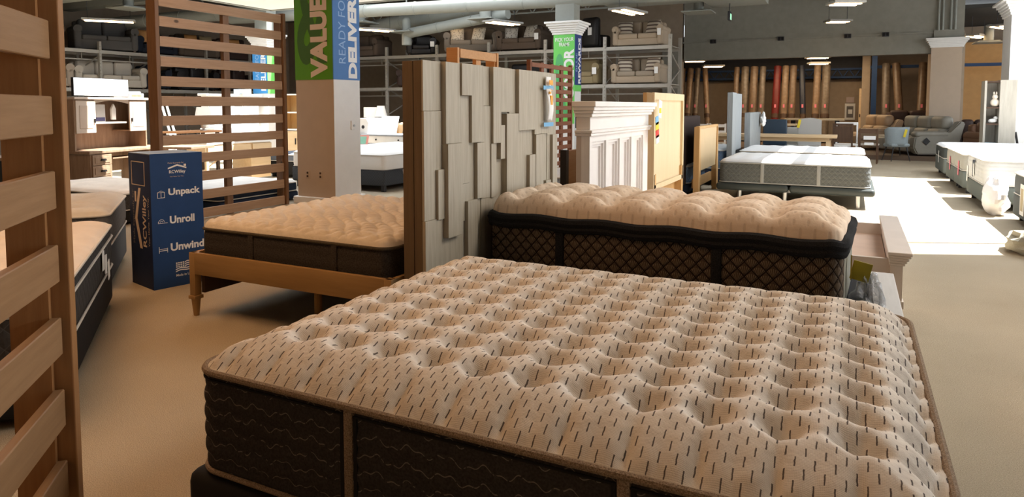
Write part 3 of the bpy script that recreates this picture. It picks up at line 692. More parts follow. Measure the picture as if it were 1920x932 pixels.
G().box(-0.03, 0.03, 0, 0.06, 0, 1.0).done('post', M_BLACKP, bb); G().box(-0.02, 0.02, 0.06, 1.3, 0.2, 0.99).done('panel', wood('bare_plywood', (0.42, 0.24, 0.10), (0.50, 0.30, 0.14), (9, 1, 9)), bb)
for q in (0.32, 0.5): G().tube([(0.026, q+0.02*sin(i), 0.95-i*0.1) for i in range(7)], 0.006).done('loose_cable', M_BLACKP, bb)

# pale oak headboard + dressing (bed four)
ph = T('headboard', 'tall pale oak headboard on posts beside the white crown headboard', 'headboard', (-2.0, 0, 0))
G().box(-0.09, -0.03, 7.61, 9.12, 0.45, 1.55, 0.004).done('panel', M_ASH, ph)
G().box(-0.03, 0.0, 7.61, 9.12, 1.47, 1.555, 0.003).box(-0.03, 0, 7.61, 9.12, 0.44, 0.50, 0.003).box(-0.03, 0, 7.61, 7.66, 0.5, 1.47).box(-0.03, 0, 9.06, 9.12, 0.5, 1.47).done('frame', M_ASH, ph)
for yy in (7.63, 9.02): G().box(-0.10, -0.0, yy, yy+0.09, 0, 0.62, 0.003).done('post', M_ASHD, ph)
G().box(-0.13, -0.09, 7.60, 9.1, 0.1, 1.555).done('back_rail', M_ASHD, ph)
# amber headboard with tapered posts
ah = T('headboard', 'amber wood headboard with two tapered posts near the blue mattress', 'headboard', (-2.05, 0, 0))
for yy, s_ in ((10.35, 1), (11.88, -1)):
    G().prism([(yy-0.05*s_, 0), (yy+0.07*s_, 0), (yy+0.11*s_, 0.35), (yy+0.02*s_, 1.09), (yy-0.02*s_, 1.09), (yy-0.05*s_, .4)], 'x', -0.06, 0.02).done('post', M_ASHD, ah)
G().box(-0.03, 0.0, 10.37, 11.86, 0.42, 1.06, 0.004).done('panel', wood('pale_amber_veneer', (0.62, 0.44, 0.24), (0.70, 0.52, 0.30), (9, 9, 1), bump=0.02), ah)
G().box(-0.04, 0.015, 10.33, 11.9, 1.06, 1.10, 0.004).done('top_rail', M_ASHD, ah); G().box(-0.10, -0.06, 10.4, 11.8, 0.16, 0.30).done('side_rail', M_ASHD, ah)
dh = T('headboard', 'dark brown upholstered headboard left of the amber headboard', 'headboard', (-2.3, 9.95, 0))
G().box(-0.05, 0.05, -0.1, 1.55, 0.2, 1.25, 0.03, 3).done('padded_panel', fabric('dark_brown_fabric', (0.045, 0.032, 0.028)), dh, True)
for q in (0.0, 1.4): G().box(-0.03, 0.03, q, q+0.08, 0, 0.25).done('leg', M_BLACKP, dh)

# ------------------------------------------------------------------ oak bed behind the headboard
ob = T('bed', 'low golden oak bed frame with tapered legs left of the plank headboard', 'bed')
G().box(-3.93, -2.28, 3.06, 3.09, 0.285, 0.43, 0.004).done('front_rail', M_OAK, ob, True)
G().box(-3.93, -3.90, 3.09, 4.72, 0.285, 0.43, 0.004).done('side_rail', wood('golden_oak_wood_deep', (0.36, 0.19, 0.07), (0.47, 0.26, 0.10), (10, 1, 10)), ob, True)
G().box(-2.31, -2.28, 3.09, 4.72, 0.285, 0.43, 0.004).done('side_rail', M_OAK, ob, True)
for cx, cy in ((-3.905, 3.085), (-3.905, 4.69), (-2.305, 4.69), (-2.305, 3.085)):
    lg = G().box(cx-0.026, cx+0.026, cy-0.026, cy+0.026, 0.13, 0.43, 0.004).box(cx-0.034, cx+0.034, cy-0.034, cy+0.034, 0.115, 0.14, 0.005)
    lg.lathe([(0.018, 0), (0.03, 0.115)], 14, (cx, cy, 0)).done('leg', M_OAKV, ob, True)
for yy in (3.35, 4.2): G().cyl((-3.08, yy, 0), (-3.08, yy, 0.33), 0.026).done('support_leg', M_OAKV, ob)
G().box(-3.89, -2.32, 3.1, 4.7, 0.32, 0.35).done('slat_deck', M_BLACK, ob)
G().box(-3.89, -3.86, 3.12, 4.6, 0.15, 0.285).done('inner_apron', M_DARKW, ob)
def h_oak(x, y, d, e):
    u, v = x/0.062, y/0.062
    a = abs(sin(pi*(u+v)/2+0.5*sin(v)))*abs(sin(pi*(u-v)/2+0.4*sin(u*1.3)))
    return 0.06*e+0.021*(a**0.5-0.5)*min(1, d/0.05)
om = T('mattress', 'quilted cream-topped mattress with charcoal sides on the golden oak bed', 'mattress')
M_CREAMQ = Nd('cream_quilted_knit', 0.95, 0, 0.15); M_CREAMQ.color(M_CREAMQ.ramp(M_CREAMQ.noise(10, 4), [(0.3, (0.68, 0.60, 0.50)), (0.7, (0.78, 0.70, 0.59))])); M_CREAMQ.bump(M_CREAMQ.noise(30, 4), 0.4, 0.015); M_CREAMQ = M_CREAMQ.m
M_CHAR = fabric('charcoal_heather_fabric', (0.052, 0.044, 0.038), 0.35, 120)
M_CHARP = fabric('dark_olive_tape', (0.09, 0.075, 0.055), 0.3, 200)
mattress(om, -3.888, -2.322, 3.102, 4.66, 0.352, 0.588, M_CREAMQ, M_CHAR, M_CHARP, h_oak, 0.010, 0.09, 0.09, ribs=3, ribd=0.003, pipe=0.010, straps=(('y0', -3.40), ('y0', -2.72)), mstrap=M_CHAR, strapw=0.045)

# ------------------------------------------------------------------ slat screens
def slat_screen(t, W_, H_, zs, sh, mslat, mpost, depth=0.15, pw=0.05, studs=(), sd=0.05, inset=0.02, thick=0.025, cleat=0.10):
    """local: x along the screen 0..W_, front face towards +y at y=0"""
    G().box(0, pw, -depth, 0, 0, H_, 0.004).done('post', mpost, t); G().box(W_-pw, W_, -depth, 0, 0, H_, 0.004).done('post', mpost, t)
    for x in studs: G().box(x-0.045, x+0.045, -inset-thick-sd, -inset-thick, 0, H_-0.02).done('stud', mpost, t)
    for x in (pw, W_-pw-0.02): G().box(x, x+0.02, -depth, -inset-thick-0.002, 0, H_-0.02).done('cleat', mpost, t)
    for z in zs: G().box(pw+0.015, W_-pw-0.015, -inset-thick, -inset, z, z+sh, 0.003, 1).done('slat', mslat, t)
ss = T('slat_screen', 'tall brown pine slat screen behind the blue box', 'slat screen', (-7.19, 7.27, 0), -90)
slat_screen(ss, 2.02, 2.70, [0.012+0.2315*i for i in range(12)], 0.117, wood('stained_pine_slat', (0.35, 0.215, 0.125), (0.46, 0.30, 0.185), (1, 14, 14), knots=True), M_PINEP, 0.16, 0.05, (0.99,), 0.06)
fs = T('slat_screen', 'honey-brown slat screen cut off at the left edge in the foreground', 'slat screen', (-2.232, 1.314, 0), -46.6)
slat_screen(fs, 1.95, 2.75, [1.313-0.2305*i for i in range(5, -6, -1)], 0.118, M_FPINE, M_FPINEP, 0.16, 0.05, (0.98,), 0.1, 0.022, 0.03)
kp = T('slat_screen', 'natural knotty pine slatted panel rising behind the plank headboard', 'slat screen', (-3.2, 6.12, 0), -90)
slat_screen(kp, 0.80, 1.93, [1.84-0.158*i for i in range(11)], 0.082, M_KPINE, M_KPINE, 0.12, 0.035, (0.38,), 0.04, 0.0, 0.02)
rs = T('slat_screen', 'reddish brown slatted panel in front of the pick your frame column', 'slat screen', (-3.9, 9.93, 0), -90)
slat_screen(rs, 1.55, 2.03, [1.935-0.118*i for i in range(16)], 0.06, M_RED, M_RED, 0.06, 0.04, (0.38, 0.75, 1.1), 0.03, 0.0, 0.02)

# ------------------------------------------------------------------ blue box
box = T('cardboard_box', 'tall dark blue cardboard mattress box with white lettering standing on the carpet', 'box', (-4.715, 3.36, 0), 76.5)
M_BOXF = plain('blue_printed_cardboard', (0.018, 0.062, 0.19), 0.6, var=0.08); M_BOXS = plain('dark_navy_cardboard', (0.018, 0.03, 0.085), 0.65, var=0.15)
BW, BD, BH = 0.395, 0.395, 1.045
bx(box, 'front_panel', M_BOXF, 0.0, BW, 0, 0.006, 0, BH-0.006); bx(box, 'carton_body', M_BOXS, -0.002, BW-0.001, 0.006, BD, 0, BH-0.012, 0.002)
for s_ in (0, 1):
    G().box(0.0, BW, 0.002+s_*BD/2, BD/2-0.002+s_*BD/2, BH-0.012, BH-0.006).done('top_flap', plain('box_top_sheen', (0.16, 0.18, 0.21), 0.4), box)  # top flaps coloured lighter to imitate reflected light
XF, YF = (1, 0, 0), UP
def fbx(g, x0, x1, z0, z1): g.box(x0, x1, -0.0012, 0.0, z0, z1)
text(box, 'lettering', 'Unpack', LETW, (0.25, -0.001, 0.735), XF, YF, 0.245, 0.068, 0.034, label='white word Unpack')
text(box, 'lettering', 'Unroll', LETW, (0.227, -0.001, 0.525), XF, YF, 0.19, 0.060, 0.034, label='white word Unroll')
text(box, 'lettering', 'Unwind', LETW, (0.262, -0.001, 0.312), XF, YF, 0.26, 0.062, 0.034, label='white word Unwind')
text(box, 'lettering', 'Made Expressly for', LETT, (0.19, -0.001, 0.963), XF, YF, 0.12, 0.014, 0.0)
text(box, 'lettering', 'RCWilley', LETW, (0.20, -0.001, 0.893), XF, YF, 0.125, 0.032, 0.02, label='white shop name')
text(box, 'lettering', 'Your Home. Your Way.', LETT, (0.195, -0.001, 0.858), XF, YF, 0.105, 0.011, 0.0)
G().prism([(0.13, 0.917), (0.20, 0.94), (0.27, 0.917), (0.27, 0.928), (0.20, 0.953), (0.13, 0.928)], 'y', -0.0012, 0.0).box(0.25, 0.268, -0.0012, 0, 0.935, 0.952).done('roof_logo', LETW, box)
text(box, 'lettering', 'Made in USA', LETW, (0.235, -0.001, 0.085), XF, YF, 0.135, 0.02, 0.015)
g = G()
for i in range(5):
    z = 0.11+0.016*i; xa = 0.165 if i < 2 else 0.235
    pts = [(xa+(0.33-xa)*j/10, z+0.006*sin(j*0.8)+0.02*j/10) for j in range(11)]
    g.prism(pts+[(a, b+0.008) for a, b in pts[::-1]], 'y', -0.0012, 0)
for i in range(4):
    for j in range(3): fbx(g, 0.168+0.017*i, 0.179+0.017*i, 0.146+0.015*j, 0.156+0.015*j)
g.done('flag_print', LETW, box)
g = G()  # small icons: open box, roll, bed
for x0_, x1_, z0_, z1_ in ((0.045, 0.10, 0.70, 0.7035), (0.045, 0.0485, 0.70, 0.745), (0.0965, 0.10, 0.70, 0.745), (0.045, 0.10, 0.742, 0.7455), (0.071, 0.0745, 0.70, 0.742)): fbx(g, x0_, x1_, z0_, z1_)
g.prism([(0.045, 0.7445), (0.0725, 0.757), (0.10, 0.7445), (0.0725, 0.753)], 'y', -0.0012, 0); g.done('box_icon', LETW, box)
g = G()
for i in range(12):
    a, b = pi*i/12, pi*(i+1)/12
    for r_ in (0.022, 0.010): g.prism([(0.07+r_*cos(a), 0.515+r_*sin(a)), (0.07+r_*cos(b), 0.515+r_*sin(b)), (0.07+(r_-.003)*cos(b), 0.515+(r_-.003)*sin(b)), (0.07+(r_-.003)*cos(a), 0.515+(r_-.003)*sin(a))], 'y', -0.0012, 0)
for x0_, x1_, z0_, z1_ in ((0.045, 0.115, 0.505, 0.5085), (0.045, 0.0485, 0.505, 0.52)): fbx(g, x0_, x1_, z0_, z1_)
g.done('roll_icon', LETW, box); g = G()
for x0_, x1_, z0_, z1_ in ((0.045, 0.11, 0.292, 0.297), (0.045, 0.0485, 0.277, 0.327), (0.1065, 0.11, 0.277, 0.312), (0.05, 0.105, 0.305, 0.3085)): fbx(g, x0_, x1_, z0_, z1_)
g.done('bed_icon', LETW, box)
LS = ((0, 0, 1), (0, 1, 0))
text(box, 'lettering', 'RCWilley', LETT, (-0.004, 0.115, 0.52), *LS, 0.40, 0.085, 0.02, label='tan shop name up the side')
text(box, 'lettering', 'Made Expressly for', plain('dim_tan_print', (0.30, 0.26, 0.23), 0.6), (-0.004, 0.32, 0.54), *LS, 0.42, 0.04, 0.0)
text(box, 'lettering', 'Your Home. Your Way.', LETT, (-0.004, 0.045, 0.52), *LS, 0.38, 0.03, 0.0)
G().prism([(0.175, 0.30), (0.255, 0.53), (0.175, 0.77), (0.215, 0.77), (0.295, 0.53), (0.215, 0.30)], 'x', -0.0045, -0.002).box(-0.0045, -0.002, 0.265, 0.29, 0.66, 0.74).done('roof_logo', LETT, box)
g = G()
for a in ((0.10, 0.34, 0.75+0.04, 0.755+0.04), (0.10, 0.34, 0.97, 0.975), (0.10, 0.105, 0.79, 0.975), (0.335, 0.34, 0.79, 0.975)): g.box(-0.0045, -0.002, *a)
g.done('outline_square', LETT, box)

# ------------------------------------------------------------------ simple mattresses and bases elsewhere
def h_soft(crown=0.05, px=0.25, dep=0.02):
    def h(x, y, d, e):
        i, j = round(x/px), round(y/px); r2 = (x-i*px)**2+(y-j*px)**2
        return crown*e-dep*exp(-r2/(2*0.05**2))*min(1, d/0.08)
    return h
def quilt_mat(name, c, period=0.09, strength=0.35):
    n = Nd(name, 0.95, 0, 0.15); x, y, z = n.xyz()
    a = n.M('ABSOLUTE', n.M('SINE', n.M('MULTIPLY', n.M('ADD', n.M('ADD', x, y), z), pi/period)))
    b = n.M('ABSOLUTE', n.M('SINE', n.M('MULTIPLY', n.M('SUBTRACT', n.M('ADD', x, y), z), pi/period)))
    m = n.M('MINIMUM', a, b)
    n.color(n.mix(n.M('LESS_THAN', m, 0.10), n.ramp(n.noise(80, 2), [(0.3, k(c, .9)), (0.7, k(c, 1.1))]), k(c, 1.5)))
    n.bump(m, strength, 0.012); return n.m
M_CREAM = plain('cream_mattress_knit', (0.70, 0.62, 0.53), 0.95, var=0.06, bump=0.3, bscale=30)
M_WKNIT = plain('white_mattress_knit', (0.82, 0.82, 0.82), 0.95, var=0.02, bump=0.25, bscale=30)
M_DQ = quilt_mat('dark_quilted_side', (0.055, 0.052, 0.05)); M_GQ = quilt_mat('grey_quilted_side', (0.16, 0.15, 0.14))
M_GBASE = fabric('grey_blue_base_fabric', (0.12, 0.13, 0.14)); M_CBASE = quilt_mat('charcoal_quilted_base', (0.055, 0.06, 0.068), 0.05)
M_WPIPE = plain('white_piping', (0.60, 0.57, 0.52), 0.8)
def base(t, x0, x1, y0, y1, z0, z1, m, legs=None, lm=None, r=0.03):
    G().box(x0, x1, y0, y1, z0, z1, r, 3).done('upholstered_base', m, t, True)
    i = 0.09
    for cx in (x0+i, x1-i):
        for cy in (y0+i, y1-i):
            G().box(cx-0.03, cx+0.03, cy-0.03, cy+0.03, 0, z0+0.01).done('leg', lm or M_BLACKP, t)
ANG = 141.0
# leftmost mattress: local +x runs back along the long side
def left_bed(loc, L, Wd, zb, z1, mt, ms, mb, lab, lab2, double=False):
    t = T('box_spring', lab2, 'bed base', loc, ANG); base(t, 0, L, 0, Wd, 0.04, zb-0.002, mb)
    m = T('mattress', lab, 'mattress', loc, ANG)
    mattress(m, -0.01, L+0.01, -0.01, Wd+0.01, zb, z1, mt, ms, M_WPIPE, h_soft(0.05, 0.28, 0.025), 0.025, 0.14, 0.09, pipe=0.009)
    if double: G().tube(rr_path(-0.01, L+0.01, -0.01, Wd+0.01, 0.09, z1-0.07, 8, 0.06, 0.004), 0.008, 6, True).done('piping', M_WPIPE, m, True, label='lower white piping')
    return m
m1 = left_bed((-3.10, 1.74, 0), 2.0, 1.5, 0.29, 0.57, M_CREAM, M_DQ, M_BLACK, 'cream-topped mattress with dark quilted sides and double white piping at left', 'black box base under the nearest left-hand mattress', True)
lt = T('care_label', 'white paper label hanging from the double-piped left-hand mattress', 'label', (-4.28, 2.68, 0.40), ANG)
for (a, z_, r_) in ((0.0, 0.0, 20), (0.12, -0.08, -25), (-0.12, 0.04, 10)): G().box(a-0.04, a+0.04, -0.035, -0.031, z_-0.07, z_+0.05, mat=Matrix.Rotation(radians(r_*0.3), 4, 'Y')).done('paper_tag', M_PAPER, lt)
m2 = left_bed((-4.98, 3.19, 0), 1.3, 2.0, 0.34, 0.58, plain('pale_grey_quilt_knit', (0.58, 0.56, 0.52), 0.95, bump=0.3, bscale=30), M_GQ, M_GBASE, 'pale tufted mattress with grey sides just left of the blue box', 'grey-blue upholstered base left of the blue box')
def bed(labm, labb, x0, x1, y0, y1, zb, z1, mt, ms, mb, hh=None, leg=0.1, pipe=0.009, lm=None, straps=(), mstrap=None, mp=None, step=0.04, ribs=0, group=None):
    t = T('box_spring', labb, 'bed base', (x0, y0, 0)); base(t, 0, x1-x0, 0, y1-y0, leg, zb-0.003, mb, lm=lm)
    m = T('mattress', labm, 'mattress', (x0, y0, 0))
    mattress(m, 0, x1-x0, 0, y1-y0, zb, z1, mt, ms, mp or M_WPIPE, hh or h_soft(0.04, 0.3, 0.012), step, 0.12, 0.08, pipe=pipe, straps=straps, mstrap=mstrap, ribs=ribs)
    return m, t
bed('thin quilted mattress at far left in front of the desk', 'dark base under the quilted mattress in front of the desk', -9.5, -7.6, 5.0, 6.1, 0.17, 0.37, M_CREAM, M_DQ, M_BLACK, leg=0.03)
bed('low pale quilted mattress seen through the bottom of the brown slat screen', 'dark blue base seen through the bottom of the brown slat screen', -8.75, -7.42, 6.25, 7.7, 0.14, 0.27, plain('pale_quilt', (0.72, 0.70, 0.66), 0.95, bump=0.3, bscale=30), fabric('dark_blue_side', (0.03, 0.045, 0.075)), fabric('dark_blue_base', (0.025, 0.035, 0.06)), leg=0.03)
M_GREYBL = fabric('slate_blanket', (0.14, 0.16, 0.20))
bed('slate grey covered bed between the slat screen and the near column', 'dark base of the slate grey bed behind the slat screen', -10.4, -8.95, 9.95, 11.3, 0.32, 0.45, M_GREYBL, M_GREYBL, M_BLACK, leg=0.06)
M_FOAM = plain('white_foam_cover', (0.80, 0.78, 0.75), 0.95, var=0.02, bump=0.1)
m_, b_ = bed('thick white foam mattress just right of the near column', 'charcoal quilted base under the white foam mattress right of the near column', -8.75, -6.75, 8.92, 10.45, 0.36, 0.60, M_FOAM, M_FOAM, M_CBASE, leg=0.1, pipe=0.006, lm=M_DARKM)
cl = T('care_label', 'white cloth label at the side of the white foam mattress', 'label', (-6.735, 9.5, 0.32)); G().box(0, 0.003, -0.1, 0.1, -0.05, 0.04, mat=Matrix.Rotation(radians(12), 4, 'X')).done('cloth_tag', M_PAPER, cl)
bed('second white mattress behind the white foam mattress', 'charcoal base behind the white foam mattress', -8.9, -7.0, 10.75, 12.1, 0.36, 0.60, M_WKNIT, M_FOAM, M_CBASE, leg=0.1)
bed('white mattress glimpsed under the reddish slatted panel', 'black base glimpsed under the reddish slatted panel', -3.78, -2.15, 7.9, 8.95, 0.28, 0.50, M_WKNIT, quilt_mat('pale_blue_quilt', (0.30, 0.37, 0.46), 0.05), M_BLACK, leg=0.04)
# blue mattresses
M_BLUESIDE = quilt_mat('denim_blue_side', (0.13, 0.20, 0.32), 0.06); M_NAVYB = fabric('navy_base', (0.03, 0.04, 0.07)); M_ICE = plain('white_blue_knit', (0.72, 0.76, 0.80), 0.95, bump=0.2)
bed('blue-sided mattress showing below the amber headboard panel', 'navy base below the blue-sided mattress by the amber headboard', -4.1, -2.2, 10.45, 11.75, 0.22, 0.48, M_ICE, M_BLUESIDE, M_NAVYB, leg=0.08, mp=M_WPIPE, ribs=3)
bed('white-topped blue mattress on the far side of the amber headboard', 'black base on the far side of the amber headboard', -3.9, -2.0, 12.3, 13.9, 0.30, 0.62, M_ICE, M_BLUESIDE, M_NAVYB, leg=0.08)

# white mattress on the adjustable base in the sunlight
M_GWAVE = quilt_mat('silver_grey_side', (0.11, 0.118, 0.118), 0.07)
aw = T('mattress', 'sunlit white mattress with silver grey sides on the adjustable base', 'mattress', (-1.74, 10.33, 0))
mattress(aw, 0, 1.98, 0, 1.62, 0.285, 0.58, M_WKNIT, M_GWAVE, plain('grey_piping', (0.30, 0.31, 0.31), 0.8), h_soft(0.06, 0.26, 0.02), 0.025, 0.12, 0.09, ribs=5, ribd=0.005, straps=(('y0', 0.60), ('y0', 1.34)), mstrap=plain('grey_strap', (0.28, 0.29, 0.29), 0.8))
ab = T('adjustable_bed', 'dark padded two-section adjustable base on metal legs under the sunlit mattress', 'bed base', (-1.76, 10.30, 0))
M_ABF = plain('dark_green_grey_upholstery', (0.045, 0.055, 0.055), 0.45)
G().box(-0.02, 0.975, 0, 1.66, 0.175, 0.282, 0.045, 4).done('head_section', M_ABF, ab, True); G().box(0.985, 2.06, 0, 1.66, 0.175, 0.282, 0.045, 4).done('foot_section', M_ABF, ab, True)
for cx in (0.30, 0.92, 1.85):
    for cy in (0.14, 1.5): G().cyl((cx, cy, 0), (cx, cy, 0.18), 0.03, n=12).done('leg', M_STEEL, ab, True)
G().box(0.3, 1.85, 0.8, 0.86, 0.10, 0.14).done('under_bar', M_STEEL, ab)
bed('second white mattress directly behind the sunlit adjustable bed', 'dark base directly behind the sunlit adjustable bed', -1.80, 0.2, 12.7, 14.3, 0.28, 0.60, M_WKNIT, M_GWAVE, M_ABF, leg=0.1)
tgp = T('headboard', 'tall narrow pale grey headboard standing behind the adjustable bed', 'headboard', (-1.9, 12.28, 0))
G().box(-0.05, 0.04, 0, 0.42, 0, 1.64, 0.004).done('post', M_GREYL, tgp); G().box(-0.03, 0.0, 0.42, 1.35, 0.6, 1.63).done('panel', M_GREYL, tgp); G().box(-0.02, -0.0, 0.42, 1.35, 0.3, 0.6).done('lower_panel', M_DARKM, tgp)
sgp = T('headboard', 'shorter pale weathered headboard right of the tall grey one', 'headboard', (-1.9, 14.5, 0))
G().box(-0.06, 0.05, 0, 0.6, 0, 1.27, 0.004).done('post', M_GREYL, sgp); G().box(-0.04, 0.02, 0.6, 2.0, 0.1, 1.25).done('panel', M_GREYL, sgp); G().box(-0.08, 0.03, 0.55, 1.9, 1.21, 1.27).done('top_rail', M_GREYL, sgp)
wt = T('price_tag', 'crumpled white tag on the shorter weathered headboard', 'tag', (-1.8, 16.3, 1.1)); lump(0, 0, 0, 0.05, 0.16, 0.16, 8, 0.6, 16).done('tag_paper', M_PAPER, wt)

# row of sunlit beds on the right
M_SAGE = fabric('sage_grey_base_fabric', (0.15, 0.17, 0.16)); M_BEIGES = fabric('beige_grey_side', (0.42, 0.41, 0.37)); M_WSIDE = plain('white_ribbed_side', (0.66, 0.67, 0.66), 0.9, bump=0.2)
def right_bed(lab, labb, y0, y1, zb, z1, ms, x0=1.60, mb=None, ribs=0, L=2.05):
    return bed(lab, labb, x0, x0+L, y0, y1, zb, z1, M_WKNIT, ms, mb or M_SAGE, hh=h_soft(0.05, 0.4, 0.006), leg=0.09, lm=M_DARKM, ribs=ribs)
M_DSAGE = fabric('dark_sage_side', (0.075, 0.085, 0.085))
RB = [('white-topped dark-sided mattress furthest back in the right-hand row', 'sage base furthest back in the right-hand row', 15.55, 17.0, 0.38, 0.60, M_DSAGE, 0),
      ('beige-sided mattress with a red tag, second from the back of the right-hand row', 'sage base with a shared gap, second from the back of the right-hand row', 14.05, 15.1, 0.36, 0.62, M_BEIGES, 0),
      ('beige-sided mattress with a pink tag, third from the back at right', 'sage base under the pink-tagged mattress at right', 12.95, 14.0, 0.36, 0.62, M_BEIGES, 0),
      ('thick white ribbed mattress with a dark handle in the right-hand row', 'sage base under the thick white ribbed mattress', 11.0, 12.5, 0.33, 0.66, M_WSIDE, 6)]
for i, (a, b, y0, y1, zb, z1, ms, rb) in enumerate(RB): right_bed(a, b, y0, y1, zb, z1, ms, ribs=rb, x0=1.60)
for i, (yy, m_, lb) in enumerate(((16.3, M_PAPER, 'white paper tag on the furthest right-hand mattress'), (14.5, M_PINKT, 'red paper tag on the second mattress of the right-hand row'), (13.4, M_PINKT, 'pink paper tag on the third mattress of the right-hand row'), (12.40, M_PAPER, 'white and yellow tag beside the thick ribbed mattress'))):
    t = T('price_tag', lb, 'tag', (1.592, yy, 0.36), 0, 'tags on the right-hand row of beds')
    G().box(-0.004, 0, -0.05, 0.05, -0.10, 0.14, 0.002, 1, mat=Matrix.Rotation(radians(6), 4, 'X')).done('tag_strip', m_, t)
t = T('strap_label', 'dark fabric handle label on the thick white ribbed mattress', 'handle', (1.588, 11.85, 0.40))
G().box(-0.006, 0.0, -0.02, 0.02, -0.02, 0.22).box(-0.006, 0, -0.16, 0.0, 0.19, 0.225).done('handle_strap', plain('blue_grey_webbing', (0.06, 0.07, 0.10), 0.8), t)
G().box(-0.004, 0, -0.12, -0.03, 0.0, 0.17).done('white_label', M_PAPER, t)
bed('white mattress with dark sides cut off by the right edge', 'dark base cut off by the right edge', 1.81, 3.86, 8.9, 10.32, 0.33, 0.58, plain('pale_blue_cover', (0.62, 0.72, 0.74), 0.9), fabric('mid_grey_side', (0.13, 0.14, 0.14)), fabric('mid_grey_base', (0.11, 0.12, 0.12)), leg=0.06)
t = T('price_tag', 'white-framed card on the bed cut off by the right edge', 'tag', (1.795, 9.75, 0.33)); G().box(-0.006, 0, -0.14, 0.06, -0.20, 0.16).done('card', M_PAPER, t); G().box(-0.009, -0.006, -0.10, 0.02, -0.15, 0.11).done('print', plain('tan_print', (0.45, 0.38, 0.25), 0.7), t)
tag(lump(1.68, 10.66, 0.225, 0.14, 0.28, 0.25, 31, 0.35, 30).done('plastic_bag', plain('white_plastic_bag', (0.82, 0.82, 0.84), 0.4, bump=0.8, bscale=12), None, True, angle=30), 'white plastic bag hanging between the right-hand beds', 'bag')
tag(lump(1.62, 7.95, 0.10, 0.26, 0.3, 0.14, 21, 0.5, 26).done('folded_cover', fabric('grey_beige_blanket', (0.38, 0.36, 0.29)), None, True), 'crumpled grey beige cover on the carpet at the right edge', 'cover')

# ------------------------------------------------------------------ racking
def rack(t, uprights, along, front, back, zlev, ztop):
    """uprights: positions along the run; along = 'x' or 'y'"""
    def P3(a, d, z): return (a, d, z) if along == 'x' else (d, a, z)
    for a in uprights:
        for d in (front, back):
            g = G(); p, q = P3(a, d, 0), P3(a, d, ztop); g.bar(p, q, 0.09, 0.07)
            if d == front:
                n = int(ztop/0.1)
                for i in range(n):
                    s_ = -0.047 if along == 'x' else 0.047
                    z = 0.05+0.1*i; c = P3(a, d+s_, z); g.box(c[0]-0.018, c[0]+0.018, c[1]-0.018, c[1]+0.018, z-0.02, z+0.02)
            g.done('upright', M_METAL, t)
        g = G()
        for i in range(int(ztop/0.9)):
            z = 0.2+0.9*i; g.bar(P3(a, front, z), P3(a, back, z+0.45), 0.03); g.bar(P3(a, back, z+0.45), P3(a, front, z+0.9), 0.03)
        g.done('brace', M_METAL, t)
    u0, u1 = uprights[0], uprights[-1]
    for z in zlev:
        for d in (front, back):
            G().bar(P3(u0, d, z), P3(u1, d, z), 0.05, 0.10).done('beam', M_METAL, t)
        a, b = P3(u0, min(front, back), 0), P3(u1, max(front, back), 0)
        G().box(min(a[0], b[0]), max(a[0], b[0]), min(a[1], b[1]), max(a[1], b[1]), z+0.02, z+0.045).done('shelf_deck', M_METAL, t)
        g = G(); dd = front+(back-front)*0.35
        g.bar(P3(u0, dd, z-0.22), P3(u1, dd, z-0.22), 0.035)
        n = int(abs(u1-u0)/1.5)
        for i in range(n): g.bar(P3(u0+1.5*i+0.4, dd, z-0.22), P3(u0+1.5*i+0.4, dd, z), 0.02)
        g.done('sprinkler_pipe', M_METAL, t, label='thin pipe slung below the shelf')
rk = T('pallet_rack', 'long steel pallet rack along the back wall loaded with sofas', 'rack')
rack(rk, [-16.4, -13.98, -12.0, -10.1, -8.2, -6.36, -4.5], 'x', 18.67, 19.85, [1.97, 3.02], 3.36)
rl = T('pallet_rack', 'long steel pallet rack along the left wall above the desk', 'rack')
rack(rl, [9.0, 10.8, 12.7, 14.46, 16.4, 18.3], 'y', -19.9, -21.0, [1.88, 3.0], 3.3)

def sofa(lab, loc, rz, w, d, h, m, nseat=2, mc=None, arm=0.2, cat='sofa', name='sofa', tagc=None, group=None, rolled=True):
    """local: front faces -y, x centred, base z=0"""
    t = T(name, lab, cat, loc, rz, group); mc = mc or m; sh = h*0.46
    G().box(-w/2+0.02, w/2-0.02, -d/2+0.03, d/2, 0.04, sh-0.12, 0.03).done('base', m, t, True)
    for sx in (-1, 1):
        xa, xb = sorted((sx*w/2, sx*(w/2-arm)))
        g = G().box(xa, xb, -d/2, d/2, 0.04, h*0.66, min(arm*0.35, 0.07), 3)
        if rolled: g.cyl((sx*(w/2-arm/2), -d/2, h*0.64), (sx*(w/2-arm/2), d/2-0.05, h*0.64), arm*0.58, n=14)
        g.done('arm', m, t, True)
    G().box(-w/2+arm*0.6, w/2-arm*0.6, d/2-0.22, d/2, 0.1, h*0.94, 0.06, 3).done('backrest', m, t, True)
    iw = (w-2*arm)/nseat
    for i in range(nseat):
        x0 = -w/2+arm+i*iw
        G().box(x0+0.004, x0+iw-0.004, -d/2+0.0, d/2-0.2, sh-0.13, sh+0.02, 0.05, 3).done('seat_cushion', mc, t, True)
        G().box(x0+0.004, x0+iw-0.004, d/2-0.40, d/2-0.16, sh+0.0, h, 0.09, 4).done('back_cushion', mc, t, True)
    for sx in (-1, 1):
        for sy in (-1, 1): G().box(sx*(w/2-0.1)-0.03, sx*(w/2-0.1)+0.03, sy*(d/2-0.1)-0.03, sy*(d/2-0.1)+0.03, 0, 0.06).done('foot', M_DARKW, t)
    if tagc: G().box(w/2-arm+0.02, w/2-0.05, -d/2-0.05, -d/2-0.035, h*0.38, h*0.62).done('paper_tag', M_PAPER, t)
    return t
